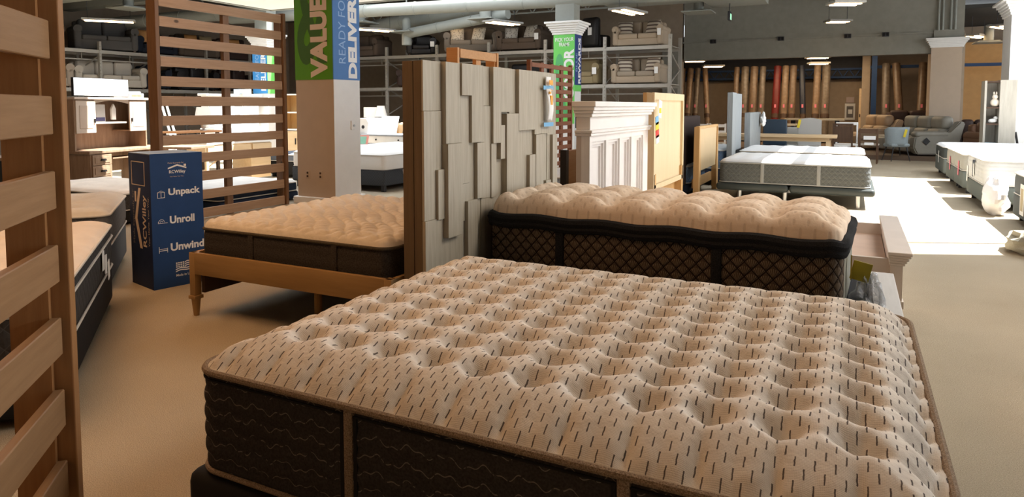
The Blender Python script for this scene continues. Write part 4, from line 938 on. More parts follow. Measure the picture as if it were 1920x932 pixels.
def pillow(lab, loc, m, s=0.42, rot=(70, 0, 0)):
    g = G()
    def f(u, v):
        a, b = 2*u-1, 2*v-1
        return (a, b, 0)
    n = 12
    for sg_ in (1, -1):
        g.grid(lambda u, v: ((u-.5)*s*(1-0.10*abs(2*v-1)**4*0+0), (v-.5)*s, sg_*0.075*((1-(2*u-1)**4)*(1-(2*v-1)**4))**0.6), n, n)
    o = g.done('throw_pillow', m, None, True, angle=180); o.location = loc; o.rotation_euler = tuple(radians(r) for r in rot)
    return tag(o, lab, 'pillow')
def stripe_mat(name, a, b, per):
    n = Nd(name, 0.95, 0, 0.1); x, y, z = n.xyz()
    n.color(n.mix(n.M('LESS_THAN', n.M('FRACT', n.M('DIVIDE', y, per)), 0.42), a, b)); return n.m
def speck_mat(name, a, b, sc=26):
    n = Nd(name, 0.95, 0, 0.1); v = n.new('ShaderNodeTexVoronoi'); v.inputs['Scale'].default_value = sc; n.nt.links.new(n.obj(), v.inputs['Vector'])
    n.color(n.ramp(v.outputs['Distance'], [(0.28, b), (0.34, a)])); return n.m
F_BEIGE = fabric('beige_sofa_fabric', (0.44, 0.35, 0.26)); F_GREY = fabric('warm_grey_sofa_fabric', (0.20, 0.17, 0.14)); F_GREYD = fabric('dark_grey_sofa_fabric', (0.085, 0.082, 0.08))
F_BRN = fabric('brown_sofa_fabric', (0.12, 0.09, 0.07)); F_TAN = fabric('olive_tan_chair_fabric', (0.30, 0.24, 0.14)); F_BLK = plain('black_leather', (0.018, 0.016, 0.017), 0.4)
F_NAVY = fabric('navy_black_fabric', (0.02, 0.024, 0.035)); F_CREAM = fabric('cream_sofa_fabric', (0.46, 0.42, 0.36)); F_CHOC = plain('chocolate_leather', (0.045, 0.025, 0.02), 0.5)
M_STRIPE = stripe_mat('striped_pillow_fabric', (0.62, 0.54, 0.44), (0.15, 0.11, 0.09), 0.11); M_SPECK = speck_mat('speckled_pillow_fabric', (0.62, 0.56, 0.46), (0.10, 0.09, 0.08))
M_ORP = fabric('orange_pillow_fabric', (0.48, 0.24, 0.09)); M_LEAF = speck_mat('leafy_pillow_fabric', (0.55, 0.52, 0.47), (0.20, 0.18, 0.16), 18)
ZU, ZL = 3.067, 2.017
sofa('beige loveseat with striped pillows on the upper rack shelf at its right end', (-5.45, 19.2, ZU), 0, 1.45, 0.9, 0.76, F_BEIGE, 2, tagc=1, arm=0.17)
sofa('beige loveseat with striped pillows on the lower rack shelf at its right end', (-5.50, 19.2, ZL), 0, 1.42, 0.9, 0.76, F_BEIGE, 2, tagc=1, mc=fabric('greige_cushion_fabric', (0.36, 0.30, 0.235)), arm=0.17)
for zz, nm in ((ZU, 'upper'), (ZL, 'lower')):
    pillow('striped pillow at the left end of the '+nm+' beige loveseat', (-5.88, 19.06, zz+0.54), M_STRIPE, 0.40, (72, 0, 14)); pillow('striped pillow at the right end of the '+nm+' beige loveseat', (-5.08, 19.06, zz+0.55), M_STRIPE, 0.42, (70, 0, -16))
sofa('warm grey sofa with speckled pillows on the upper rack shelf', (-10.95, 19.2, ZU+0.02), 20, 1.75, 0.95, 0.82, F_GREY, 2, mc=fabric('taupe_cushion_fabric', (0.26, 0.215, 0.17)))
pillow('speckled pillow at the left of the warm grey rack sofa', (-11.35, 18.85, ZU+0.60), M_SPECK, 0.44, (72, 0, 30)); pillow('speckled pillow at the right of the warm grey rack sofa', (-10.65, 19.0, ZU+0.60), M_SPECK, 0.46, (70, 0, 0))
sofa('dark brown loveseat with leafy pillows on the upper rack shelf', (-9.15, 19.2, ZU+0.02), 0, 1.5, 0.92, 0.80, F_BRN, 2, tagc=1)
pillow('leafy pillow at the left of the dark brown rack loveseat', (-9.5, 19.0, ZU+0.56), M_LEAF, 0.42, (72, 0, 10)); pillow('leafy pillow at the right of the dark brown rack loveseat', (-8.85, 19.0, ZU+0.58), M_LEAF, 0.46, (68, 0, -20))
sofa('black leather armchair on the upper rack shelf', (-12.85, 19.15, ZU), 25, 0.98, 0.9, 0.70, F_BLK, 1, cat='armchair', name='armchair', tagc=1)
sofa('black armchair on the lower rack shelf left of the plank headboard', (-13.2, 19.15, ZL), 15, 0.95, 0.9, 0.75, F_CHOC, 1, cat='armchair', name='armchair')
sofa('olive tan armchair on the lower rack shelf behind the pick your frame column', (-7.15, 19.2, ZL), 0, 1.15, 0.9, 0.80, F_TAN, 1, cat='armchair', name='armchair', tagc=1)
sofa('black sofa on the lower rack shelf above the plank headboard', (-9.0, 19.2, ZL), 0, 1.7, 0.9, 0.70, F_BLK, 2)
rc_ = T('recliner', 'tall black recliner seen from the back on the upper rack shelf', 'recliner', (-6.93, 19.1, ZU), -20)
G().box(-0.30, 0.30, -0.12, 0.12, 0.05, 0.92, 0.10, 4).done('backrest', F_BLK, rc_, True); G().box(-0.32, 0.32, 0.0, 0.55, 0.05, 0.42, 0.08, 3).done('seat', F_BLK, rc_, True); G().box(-0.02, 0.12, -0.135, -0.12, 0.40, 0.62).done('paper_tag', M_PAPER, rc_)
# left racking (sofas face +x)
sofa('dark grey sofa on the upper shelf of the left rack', (-20.4, 13.15, 3.047), 70, 1.7, 0.95, 0.95, F_GREYD, 2)
sofa('navy black sofa with an orange pillow on the upper left rack', (-20.4, 14.75, 3.047), 80, 1.3, 0.9, 0.70, F_NAVY, 2); pillow('orange pillow on the navy black rack sofa', (-20.2, 14.35, 3.62), M_ORP, 0.40, (75, 0, 80))
pillow('amber pillow beside the orange one on the navy rack sofa', (-20.2, 14.75, 3.62), fabric('amber_pillow', (0.5, 0.3, 0.14)), 0.36, (75, 0, 100))
sofa('dark chair at the very left of the upper left rack', (-20.4, 11.3, 3.047), 80, 1.0, 0.9, 0.8, F_BRN, 1, cat='armchair', name='armchair')
sofa('cream sofa on the lower shelf of the left rack above the screen', (-20.4, 13.2, 1.927), 78, 2.0, 0.95, 0.85, F_CREAM, 3)
sofa('greige loveseat at the far left of the lower left rack', (-20.4, 11.3, 1.927), 78, 1.4, 0.95, 0.88, fabric('greige_sofa_fabric', (0.32, 0.27, 0.22)), 2)
for i, (yy, zz, mm, lb) in enumerate(((16.3, 3.047, F_BRN, 'brown sofa on the upper left rack seen through the slat screen'), (18.0, 3.047, F_CHOC, 'chocolate sofa on the upper left rack at its far end'), (16.2, 1.927, F_BLK, 'black recliner sofa on the lower left rack seen through the slats'), (18.0, 1.927, F_CHOC, 'chocolate recliner sofa on the lower left rack at its far end'), (14.7, 1.927, F_NAVY, 'navy armchair on the lower left rack beside the cream sofa'))):
    sofa(lb, (-20.4, yy, zz), 82, 1.5 if i < 4 else 0.85, 0.92, 0.82, mm, 2 if i < 4 else 1, cat='sofa' if i < 4 else 'armchair', name='sofa' if i < 4 else 'armchair')
for i, (yy, lb) in enumerate(((16.0, 'orange pillow on the brown sofa behind the slat screen'), (16.6, 'tan pillow on the brown sofa behind the slat screen'), (17.8, 'orange pillow on the chocolate sofa behind the slat screen'))):
    pillow(lb, (-20.1, yy, 3.6), M_ORP if i != 1 else F_TAN, 0.44, (72, 0, 80))
sofa('brown loveseat on the upper back rack behind the near column', (-15.2, 19.2, ZU), 0, 1.5, 0.9, 0.8, F_BRN, 2)

# ------------------------------------------------------------------ desk with hutch and screen (left)
dk = T('desk', 'rustic wood desk with hutch, white cabinet doors and drawer pedestal', 'desk', (-9.89, 6.105, 0), 105)
# local x along the front (leftmost end nearest the camera at 0), front faces -y
M_DW = plain('pale_desk_door', (0.52, 0.44, 0.37), 0.5)
G().box(0, 1.75, 0, 0.60, 0.70, 0.74, 0.006).box(1.3, 1.9, -0.7, 0.1, 0.70, 0.74, 0.006).done('desk_top', M_DESK, dk)
pd = G().box(0.04, 0.44, 0.03, 0.58, 0, 0.70, 0.004).done('pedestal', M_DESK, dk)
for i, (za, zb) in enumerate(((0.53, 0.68), (0.36, 0.52), (0.06, 0.35))):
    dr = G().box(0.06, 0.42, 0.005, 0.03, za, zb, 0.004).box(0.10, 0.38, -0.003, 0.006, za+0.03, zb-0.03, 0.003).done('drawer', M_DESK, dk)
    G().prism([(0.19, (za+zb)/2-0.012), (0.29, (za+zb)/2-0.012), (0.275, (za+zb)/2+0.018), (0.205, (za+zb)/2+0.018)], 'y', -0.03, -0.003).done('cup_handle', M_BLACKP, dr)
G().box(1.25, 1.72, 0.05, 0.58, 0, 0.70).done('side_panel', M_DESK, dk); G().box(0.44, 1.25, 0.54, 0.57, 0.36, 0.70).done('back_panel', M_DESK, dk); G().box(0.48, 1.2, 0.04, 0.30, 0.60, 0.62).done('keyboard_tray', M_DESK, dk)
G().box(-0.02, 1.47, 0.20, 0.60, 1.50, 1.535, 0.005).done('hutch_top', M_DW, dk); G().box(0.0, 1.45, 0.57, 0.60, 0.74, 1.50).done('hutch_back', M_DESK, dk)
for x in (0.0, 1.425): G().box(x, x+0.025, 0.24, 0.60, 0.74, 1.50).done('hutch_side', M_DESK, dk)
G().box(0.38, 1.07, 0.28, 0.58, 1.13, 1.155).done('hutch_shelf', M_DW, dk)
G().prism([(0.38, 1.50)]+[(0.38+0.69*i/10, 1.44+0.045*sin(pi*i/10)) for i in range(11)]+[(1.07, 1.50)], 'y', 0.24, 0.26).done('arched_valance', M_DW, dk)
for x in (0.02, 1.07):
    dd = G().box(x, x+0.36, 0.22, 0.245, 1.0, 1.485, 0.004).done('door', M_DW, dk); G().box(x+0.06, x+0.30, 0.214, 0.222, 1.07, 1.41, 0.003).done('door_panel', plain('pale_door_panel', (0.46, 0.37, 0.30), 0.5), dd)
    hx_ = x+0.33 if x < 1 else x+0.03; G().cyl((hx_, 0.20, 1.20), (hx_, 0.22, 1.20), 0.012).box(hx_-0.008, hx_+0.008, 0.2, 0.21, 1.15, 1.2).done('door_knob', M_BLACKP, dd)
    G().box(x, x+0.36, 0.245, 0.58, 1.0, 1.02).done('cabinet_floor', M_DESK, dk)
tv = T('television', 'white glaring flat screen standing on top of the desk hutch', 'screen', (-9.89, 6.105, 1.538), 105)
G().box(0.03, 1.10, 0.26, 0.30, 0.015, 0.285, 0.006).done('bezel', M_BLACKP, tv); G().box(0.04, 1.09, 0.256, 0.26, 0.022, 0.278).done('screen', glow('screen_glare', (0.93, 0.97, 1.0), 1.0), tv); G().box(0.45, 0.65, 0.22, 0.36, 0, 0.02).done('stand', M_BLACKP, tv)  # even glow imitates sunlight glaring off the screen
G().box(0.50, 0.57, 0.254, 0.2565, 0.14, 0.25).done('blue_picture', glow('blue_screen_patch', (0.45, 0.78, 0.92), 0.9), tv)
nt = T('notice_card', 'small printed notice card standing on the hutch shelf', 'card', (-9.89, 6.105, 1.157), 105)
G().box(0.46, 0.76, 0.40, 0.406, 0, 0.27).done('card', plain('grey_card', (0.5, 0.5, 0.5), 0.7), nt); G().box(0.47, 0.75, 0.396, 0.40, 0.01, 0.07).done('dark_print', plain('navy_print', (0.06, 0.06, 0.14), 0.7), nt); text(nt, 'lettering', 'BEST BUYS', M_BLACKP, (0.61, 0.3985, 0.235), (1, 0, 0), UP, 0.18, 0.02, 0.01) if False else None
fx = T('printer', 'flat white printer box beside the screen on the hutch top', 'printer', (-9.89, 6.105, 1.538), 105); G().box(1.12, 1.44, 0.26, 0.56, 0, 0.07, 0.01).box(1.14, 1.40, 0.28, 0.54, 0.07, 0.10, 0.01).done('body', M_WHITE, fx); G().box(1.16, 1.38, 0.255, 0.262, 0.015, 0.05).done('paper_slot', M_DESK, fx)
wh = T('figurine', 'small white figurine hanging in the open hutch', 'ornament', (-9.89, 6.105, 1.157), 105); G().prism([(0.90, 0.03), (0.98, 0.03), (0.98, 0.2), (0.94, 0.28), (0.89, 0.2)], 'y', 0.40, 0.43).done('body', M_WHITE, wh)
sc_ = T('side_cabinet', 'dark side cabinet at the left of the rustic desk', 'cabinet', (-10.35, 5.72, 0), 105); G().box(-0.5, 0.1, 0.1, 0.6, 0, 0.66).done('body', M_BLACKP, sc_); G().box(-0.55, 0.14, 0.06, 0.62, 0.66, 0.70).done('top', M_DESK, sc_)

# furniture seen through the slat screen
wd = T('dresser_hutch', 'tall white dresser hutch seen through the right of the slat screen', 'dresser', (-14.35, 12.0, 0), 90)
G().box(0, 1.75, 0, 0.5, 0.0, 0.85, 0.01).done('lower_cabinet', M_WHITE, wd); G().box(0.05, 1.7, 0.25, 0.5, 0.85, 1.66, 0.01).done('upper_cabinet', M_WHITE, wd); G().box(-0.03, 1.78, 0.2, 0.53, 1.66, 1.72, 0.01).done('cornice', M_WHITE, wd)
for i in range(3): G().box(0.04+0.57*i, 0.56+0.57*i, -0.015, 0, 0.15, 0.80, 0.006).done('door', plain('cool_white_door', (0.7, 0.72, 0.74), 0.5), wd); G().box(0.09+0.54*i, 0.58+0.54*i, 0.235, 0.25, 0.92, 1.6, 0.006).done('glass_door', plain('pale_blue_white_door', (0.66, 0.70, 0.74), 0.4), wd)
gl = T('decor_box', 'pale blue and cream ornament box on top of the white dresser hutch', 'box', (-14.75, 13.0, 1.72)); G().box(0, 0.2, 0, 0.2, 0, 0.13).done('blue_block', plain('pale_blue_paint', (0.5, 0.6, 0.68), 0.6), gl); G().cyl((0.36, 0.1, 0), (0.36, 0.1, 0.13), 0.12).done('drum', M_SHADE, gl, True)
od = T('desk', 'light oak desk with drawers seen through the slat screen', 'desk', (-10.05, 8.25, 0), 90)
G().box(0, 1.5, 0, 0.55, 0.72, 0.76, 0.005).done('desk_top', M_WHITE, od)
for x in (0.02, 0.52, 1.02):
    G().box(x, x+0.46, 0.0, 0.03, 0.52, 0.70, 0.004).done('drawer', M_LOAK, od)
for x in (0.0, 1.0): G().box(x, x+0.48, 0.03, 0.52, 0.05 if x else 0.5, 0.72).done('carcass', M_LOAK, od)
for x in (0.0, 0.44): G().box(x, x+0.05, 0.02, 0.07, 0, 0.52).done('leg', M_LOAK, od)
G().bar((0.1, 0.4, 0.15), (0.4, 0.1, 0.5), 0.02).done('cross_brace', M_LOAK, od)
wtb = T('side_table', 'wood-topped side table seen through the left of the slat screen', 'table', (-12.3, 9.4, 0)); G().box(-0.6, 0, 0, 1.1, 0.84, 0.88, 0.005).done('table_top', wood('cherry_wood', (0.42, 0.20, 0.09), (0.52, 0.27, 0.13), (9, 1, 9)), wtb)
for x in (-0.55, -0.1):
    for y in (0.05, 1.0): G().box(x, x+0.06, y, y+0.06, 0, 0.84).done('leg', M_DARKW, wtb)
def table_lamp(lab, x, y, z, mb, h=0.45, r0=0.13, r1=0.17, bs=None):
    t = T('table_lamp', lab, 'lamp', (x, y, z)); hb = h*0.55
    G().lathe(bs or [(0.07, 0), (0.07, 0.015), (0.02, 0.03), (0.05, hb*0.3), (0.06, hb*0.5), (0.03, hb*0.8), (0.012, hb), (0.012, hb+0.04)], 16).done('lamp_base', mb, t, True)
    G().lathe([(r1, hb), (r0, h)], 20).done('lamp_shade', M_SHADE, t, True)
table_lamp('glass-based lamp with white shade seen through the slat screen', -12.45, 10.15, 0.88, M_STEEL, 0.5)
ld = T('ladder_shelf', 'white ladder shelf seen through the left of the slat screen', 'shelf', (-14.9, 11.4, 0), 40)
for y in (0, 0.45): G().bar((0, y, 0), (-0.35, y, 1.45), 0.06, 0.04).done('rail', M_WHITE, ld)
for z in (0.3, 0.7, 1.1): G().box(-0.35, 0.02-z*0.2, 0, 0.45, z, z+0.03).done('shelf', M_WHITE, ld)
bc = T('bookcase', 'honey oak bookcase with lower doors beside the slat screen', 'bookcase', (-13.3, 13.2, 0))
M_HON = wood('honey_oak_wood', (0.58, 0.34, 0.13), (0.66, 0.42, 0.18), (9, 9, 1))
G().box(0, 1.2, 0.34, 0.37, 0, 1.7).done('back_panel', M_HON, bc)
for x in (0, 0.585, 1.17): G().box(x, x+0.03, 0, 0.36, 0, 1.7).done('side_panel', M_HON, bc)
for z in (0.78, 1.22, 1.68): G().box(-0.02, 1.22, -0.02, 0.37, z, z+0.035).done('shelf', M_WHITE, bc)
for x in (0.03, 0.615):
    dd = G().box(x, x+0.55, -0.02, 0, 0.06, 0.76, 0.004).done('door', M_LOAK, bc); hx_ = x+0.50 if x < .3 else x+0.05; G().box(hx_-0.01, hx_+0.01, -0.045, -0.02, 0.42, 0.58).done('handle', M_BLACKP, dd)
# furniture right of the near column
wdk = T('desk', 'white desk with grey top behind the white mattresses', 'desk', (-10.7, 12.5, 0))
G().box(0, 1.9, 0, 0.7, 0.72, 0.76, 0.006).done('desk_top', plain('grey_desk_top', (0.30, 0.32, 0.35), 0.5), wdk); G().box(0.03, 1.87, 0.02, 0.05, 0.56, 0.72).done('front_apron', M_WHITE, wdk)
G().box(1.40, 1.87, 0.05, 0.66, 0.04, 0.72, 0.004).done('pedestal', plain('beige_side', (0.50, 0.46, 0.41), 0.6), wdk); G().box(1.42, 1.85, 0.03, 0.05, 0.1, 0.54, 0.004).done('door', M_WHITE, wdk)
G().box(0.03, 0.4, 0.05, 0.66, 0.04, 0.72, 0.004).done('pedestal', M_WHITE, wdk); G().box(0.4, 1.4, 0.6, 0.63, 0.15, 0.72).done('back_panel', plain('taupe_back', (0.30, 0.27, 0.23), 0.7), wdk)
for x in (0.22, 1.0, 1.62): G().sphere((x, 0.01, 0.64), 0.02, n=8).done('knob', M_BLACKP, wdk)
gp = T('toy_kennel', 'small white birdhouse ornament on the left of the white desk', 'ornament', (-10.35, 12.6, 0.76)); G().box(0, 0.36, 0, 0.3, 0, 0.24).prism([(-0.03, 0.24), (0.39, 0.24), (0.30, 0.36), (0.06, 0.36)], 'y', 0, 0.3).done('body', M_WHITE, gp); G().cyl((0.22, 0.0, 0.16), (0.22, -0.01, 0.16), 0.04).box(0.02, 0.08, -0.01, 0, 0.02, 0.14).done('trim', M_DARKM, gp)
pk = T('serving_tray', 'pink and green framed board leaning in front of the white desk', 'board', (-8.6, 10.9, 0.62), 30)
G().box(-0.5, -0.05, 0, 0.02, 0, 0.3, mat=Matrix.Rotation(radians(-50), 4, 'X')).done('frame', plain('coral_paint', (0.62, 0.22, 0.17), 0.6), pk); G().box(-0.46, -0.09, -0.004, 0.0, 0.04, 0.26, mat=Matrix.Rotation(radians(-50), 4, 'X')).done('panel', plain('green_paint', (0.2, 0.4, 0.28), 0.6), pk)
sofa('tan sofa with pillows behind the white desk', (-10.2, 14.43, 0), 0, 2.6, 0.95, 0.98, fabric('peach_tan_fabric', (0.55, 0.42, 0.28)), 3)
pillow('left white pillow on the tan sofa behind the desk', (-11.0, 14.2, 0.86), M_WKNIT, 0.52, (70, 0, 25)); pillow('right white pillow on the tan sofa behind the desk', (-10.6, 14.2, 0.88), M_WKNIT, 0.55, (72, 0, 0)); pillow('slate blue furry pillow on the tan sofa behind the desk', (-9.85, 14.2, 0.86), fabric('slate_fur', (0.06, 0.09, 0.11), 0.3, 60, 0.8), 0.62, (72, 0, -5))
table_lamp('white-shaded lamp right beside the near column', -11.75, 13.85, 0.90, M_DARKM, 0.62, 0.16, 0.17)
et = T('end_table', 'white end table under the lamps behind the desk', 'table', (-12.7, 13.6, 0)); G().box(0, 1.15, 0, 0.5, 0.86, 0.90, 0.005).done('table_top', M_WHITE, et)
for x in (0.03, 1.07):
    for y in (0.03, 0.42): G().box(x, x+0.05, y, y+0.05, 0, 0.86).done('leg', M_WHITE, et)
table_lamp('drum-shaded lamp second from the near column', -11.9, 15.15, 0.75, wood('walnut', (0.2, 0.1, 0.05), (0.3, 0.16, 0.08)), 0.62, 0.2, 0.2); table_lamp('tapered-shade lamp above the white pillows', -11.6, 15.2, 0.75, M_DARKW, 0.66, 0.10, 0.17)
sb = T('console_table', 'long console table holding two lamps behind the tan sofa', 'table', (-12.6, 15.25, 0)); G().box(0, 1.2, -0.35, 0.1, 0.70, 0.75).done('table_top', M_DARKW, sb)
for x in (0.0, 1.15): G().box(x, x+0.05, -0.3, 0.05, 0, 0.70).done('leg', M_DARKW, sb)

# ------------------------------------------------------------------ dining furniture at the back
dt = T('dining_table', 'long light oak dining table behind the sunlit bed', 'table', (-3.6, 16.72, 0))
G().box(0, 3.3, 0, 0.62, 0.685, 0.75, 0.008).done('table_top', M_LOAK, dt); G().box(0.15, 3.15, 0.08, 0.54, 0.60, 0.685).done('apron', M_LOAK, dt)
for x in (0.1, 3.08):
    for y in (0.06, 0.47): G().box(x, x+0.09, y, y+0.09, 0, 0.62).done('leg', M_LOAK, dt)
ht = T('counter_table', 'high light wood counter table behind the dining chairs', 'table', (-1.75, 21.0, 0)); G().box(0, 1.55, 0, 0.7, 1.0, 1.05, 0.006).done('table_top', M_LOAK, ht)
for x in (0.15, 1.3): G().box(x, x+0.12, 0.3, 0.42, 0, 1.0).done('leg', M_DARKM, ht)
ht2 = T('counter_table', 'dark framed counter table behind the gray chairs', 'table', (-2.3, 18.9, 0)); G().box(0, 1.0, 0, 0.6, 0.9, 0.94).done('table_top', M_LOAK, ht2); G().box(0.05, 0.1, 0.1, 0.5, 0, 0.9).box(0.9, 0.95, 0.1, 0.5, 0, 0.9).done('leg', M_DARKM, ht2)
def chair(lab, loc, rz, m, mleg, w=0.5, h=0.95, camel=False, seat=0.47, sk=None, pad=True):
    t = T('dining_chair', lab, 'chair', loc, rz)
    G().box(-w/2, w/2, -0.25, 0.25, seat-0.08, seat, 0.03, 3).done('seat', sk or m, t, True)
    if camel:
        pts = [(-w/2, seat-0.1)]+[(-w/2+w*i/12, h-0.05+0.05*sin(pi*i/12)) for i in range(13)]+[(w/2, seat-0.1)]
        g = G().prism(pts, 'y', 0.20, 0.28); bmesh.ops.bevel(g.bm, geom=list(g.bm.edges), offset=0.012, segments=2, affect='EDGES'); g.done('backrest', m, t, True)
    else: G().box(-w/2, w/2, 0.20, 0.28, seat-0.1, h, 0.035, 3).done('backrest', m, t, True)
    for sx in (-1, 1):
        for sy in (-1, 1): G().cyl((sx*(w/2-0.03), sy*0.22, 0), (sx*(w/2-0.05), sy*0.2, seat-0.06), 0.017, 0.024).done('leg', mleg, t)
    return t
chair('dark navy leather chair at the far side of the dining table', (-1.70, 17.65, 0), 0, plain('navy_leather', (0.03, 0.05, 0.075), 0.4), M_DARKW, 0.55, 1.08)
chair('light grey camel-back chair with a yellow tag at the dining table', (-0.92, 17.65, 0), 0, fabric('light_grey_linen', (0.42, 0.41, 0.39)), M_WHITE, 0.52, 1.12, True)
yt = T('price_tag', 'yellow tag on the left of the grey camel-back chair', 'tag', (-1.17, 17.83, 0.90)); G().box(-0.03, 0.03, 0, 0.005, -0.02, 0.18, mat=Matrix.Rotation(radians(12), 4, 'Y')).done('tag_strip', M_YEL, yt)
chair('pale grey chair half hidden left of the camel-back chair', (-1.30, 18.15, 0), 0, fabric('pale_grey_linen', (0.5, 0.5, 0.48)), M_WHITE, 0.35, 0.88)
def wood_chair(lab, loc, rz, mf, ms, h, slats, w=0.44):
    t = T('dining_chair', lab, 'chair', loc, rz)
    G().box(-w/2, w/2, -0.22, 0.22, 0.44, 0.48, 0.01).done('seat', ms, t)
    for sx in (-1, 1):
        G().bar((sx*(w/2-0.02), 0.20, 0), (sx*(w/2-0.02), 0.26, h), 0.04).done('back_post', mf, t); G().bar((sx*(w/2-0.03), -0.2, 0), (sx*(w/2-0.03), -0.2, 0.44), 0.04).done('leg', mf, t)
    for z, hh in slats: G().box(-w/2+0.02, w/2-0.02, 0.23, 0.255, z, z+hh, 0.004).done('back_rail', mf, t)
    G().bar((-w/2+.03, 0.2, 0.2), (w/2-.03, 0.2, 0.2), 0.025).done('stretcher', mf, t)
    return t
wood_chair('dark brown wood chair with white trim at the dining table end', (-0.2, 18.2, 0), 180, M_DARKW, M_WHITE, 0.99, [(0.55, 0.38), (0.94, 0.05)])
G_ = wood_chair('white framed chair just behind the dark brown wood chair', (-0.12, 18.75, 0), 0, M_WHITE, M_WHITE, 1.0, [(0.93, 0.07)], 0.5)
wood_chair('brown wooden chair turned away beside the blue-grey tub chair', (0.38, 18.95, 0), 175, wood('walnut_brown', (0.09, 0.05, 0.03), (0.14, 0.08, 0.05)), fabric('seat_cream', (0.55, 0.5, 0.44)), 0.86, [(0.74, 0.11), (0.56, 0.06)], 0.42)
pc = T('paper_notice', 'white paper cards hung on the brown wooden chair', 'card', (0.38, 18.66, 0.62)); G().box(-0.13, 0.13, -0.006, 0, -0.03, 0.06).box(-0.11, 0.09, -0.006, 0, -0.16, -0.10).done('card', M_PAPER, pc)
for i, xx in enumerate((-3.52, -3.08)):
    wood_chair(('left' if i == 0 else 'right')+'-hand white slat-back chair at the dining table', (xx, 17.7, 0), 0, M_CREAM, M_CREAM, 0.96, [(0.86, 0.08), (0.72, 0.06), (0.62, 0.04)], 0.42)
tc = T('tub_chair', 'blue-grey tub chair on dark splayed legs at the aisle end', 'chair', (1.02, 20.02, 0), 26)
def tub(u, v):
    a = radians(-200+220*u); z = 0.40+0.47*v*(1 if abs(u-.5) < .30 else 1-0.9*(abs(u-.5)-.30)); r = 0.255+0.035*v
    return (r*cos(a), r*sin(a)*0.9, z)
o = G().grid(lambda u, v: tub(u, v), 40, 8).done('shell_back', fabric('blue_grey_velvet', (0.34, 0.40, 0.43)), tc, True); sl = o.modifiers.new('thick', 'SOLIDIFY'); sl.thickness = 0.05
G().box(-0.24, 0.24, -0.22, 0.22, 0.36, 0.46, 0.05, 3).done('seat', fabric('blue_grey_velvet_seat', (0.34, 0.40, 0.43)), tc, True)
for sx in (-1, 1):
    for sy in (-1, 1): G().cyl((sx*0.24, sy*0.22, 0), (sx*0.16, sy*0.16, 0.38), 0.010, 0.018).done('leg', M_DARKM, tc)
tt = T('price_tag', 'yellow tag on the back of the blue-grey tub chair', 'tag', (1.18, 19.755, 0.66), 26); G().box(-0.03, 0.03, -0.006, 0, -0.04, 0.16, mat=Matrix.Rotation(radians(15), 4, 'Y')).done('tag_strip', M_YEL, tt)

# recliner sofas on the platform
def recliner_sofa(lab, loc, rz, n, m, w=0.75, arms=(1, 1), tagd=False):
    t = T('reclining_sofa', lab, 'sofa', loc, rz); L = n*w
    for i in range(n):
        x0 = i*w
        G().box(x0, x0+w-0.008, -0.45, 0.30, 0.08, 0.42, 0.07, 3).done('seat_base', m, t, True)
        G().box(x0+0.01, x0+w-0.015, -0.48, 0.16, 0.38, 0.52, 0.07, 4).done('seat_cushion', m, t, True)
        for z0_, z1_, yy in ((0.50, 0.74, 0.20), (0.70, 1.0, 0.28)): G().box(x0+0.01, x0+w-0.015, yy-0.10, yy+0.17, z0_, z1_, 0.10, 4).done('back_cushion', m, t, True)
        G().box(x0+0.02, x0+w-0.02, -0.52, -0.44, 0.10, 0.40, 0.035, 3).done('footrest', m, t, True)
    for s_, on in zip((0, 1), arms):
        if on:
            xa = -0.24 if s_ == 0 else L
            G().prism([(-0.52, 0.06), (0.42, 0.06), (0.55, 0.80), (0.42, 0.84), (0.22, 0.62), (-0.40, 0.60), (-0.54, 0.45)], 'x', xa, xa+0.24).done('arm', m, t); G().box(xa, xa+0.24, -0.5, 0.2, 0.52, 0.66, 0.06, 4).done('arm_pad', m, t, True)
    return t
F_LEA = plain('grey_taupe_leather', (0.25, 0.235, 0.20), 0.5, bump=0.2, bscale=12)
rz_ = T('reclining_sofa', 'large grey-taupe leather reclining sofa on the platform by the pillar', 'sofa', (1.98, 20.62, 0.12), -63.5)
def build_recl(t, m, n=3):
    # local front -y; near arm at x=0, seats run back along -x
    g = G().prism([(-0.60, 0.04), (0.40, 0.04), (0.62, 0.86), (0.48, 0.90), (0.26, 0.58), (-0.35, 0.60), (-0.66, 0.50), (-0.70, 0.22)], 'x', -0.10, 0.14)
    bmesh.ops.bevel(g.bm, geom=list(g.bm.edges), offset=0.03, segments=3, affect='EDGES'); g.done('arm', m, t, True)
    G().box(-0.12, 0.15, -0.66, 0.22, 0.48, 0.63, 0.07, 4).done('arm_pad', m, t, True)
    for i in range(n):
        x0 = -0.10-0.62*(i+1)
        G().box(x0, x0+0.61, -0.62, 0.25, 0.08, 0.48, 0.09, 4).done('seat', m, t, True); G().box(x0, x0+0.61, -0.68, -0.58, 0.10, 0.42, 0.045, 3).done('footrest', m, t, True)
        for za, zb, yy in ((0.46, 0.70, 0.22), (0.66, 1.02, 0.32)): G().box(x0, x0+0.61, yy-0.12, yy+0.18, za, zb, 0.11, 4).done('back_cushion', m, t, True)
build_recl(rz_, F_LEA)
rt = T('price_tag', 'dark diamond-shaped tag on the arm of the grey-taupe reclining sofa', 'tag', (1.70, 20.30, 0.50), -63.5); G().box(0, 0.006, -0.07, 0.07, -0.07, 0.07, mat=Matrix.Rotation(radians(45), 4, 'X')).done('card', M_BLACKP, rt)
rz2 = T('reclining_sofa', 'tan leather reclining sofa behind the tub chair', 'sofa', (0.75, 22.95, 0.12), -63.5); build_recl(rz2, plain('tan_leather', (0.40, 0.29, 0.19), 0.5, bump=0.2, bscale=12), 2)
sofa('dark chocolate sofa at the back of the platform', (1.6, 25.0, 0.12), 0, 1.5, 0.9, 1.15, F_CHOC, 2)
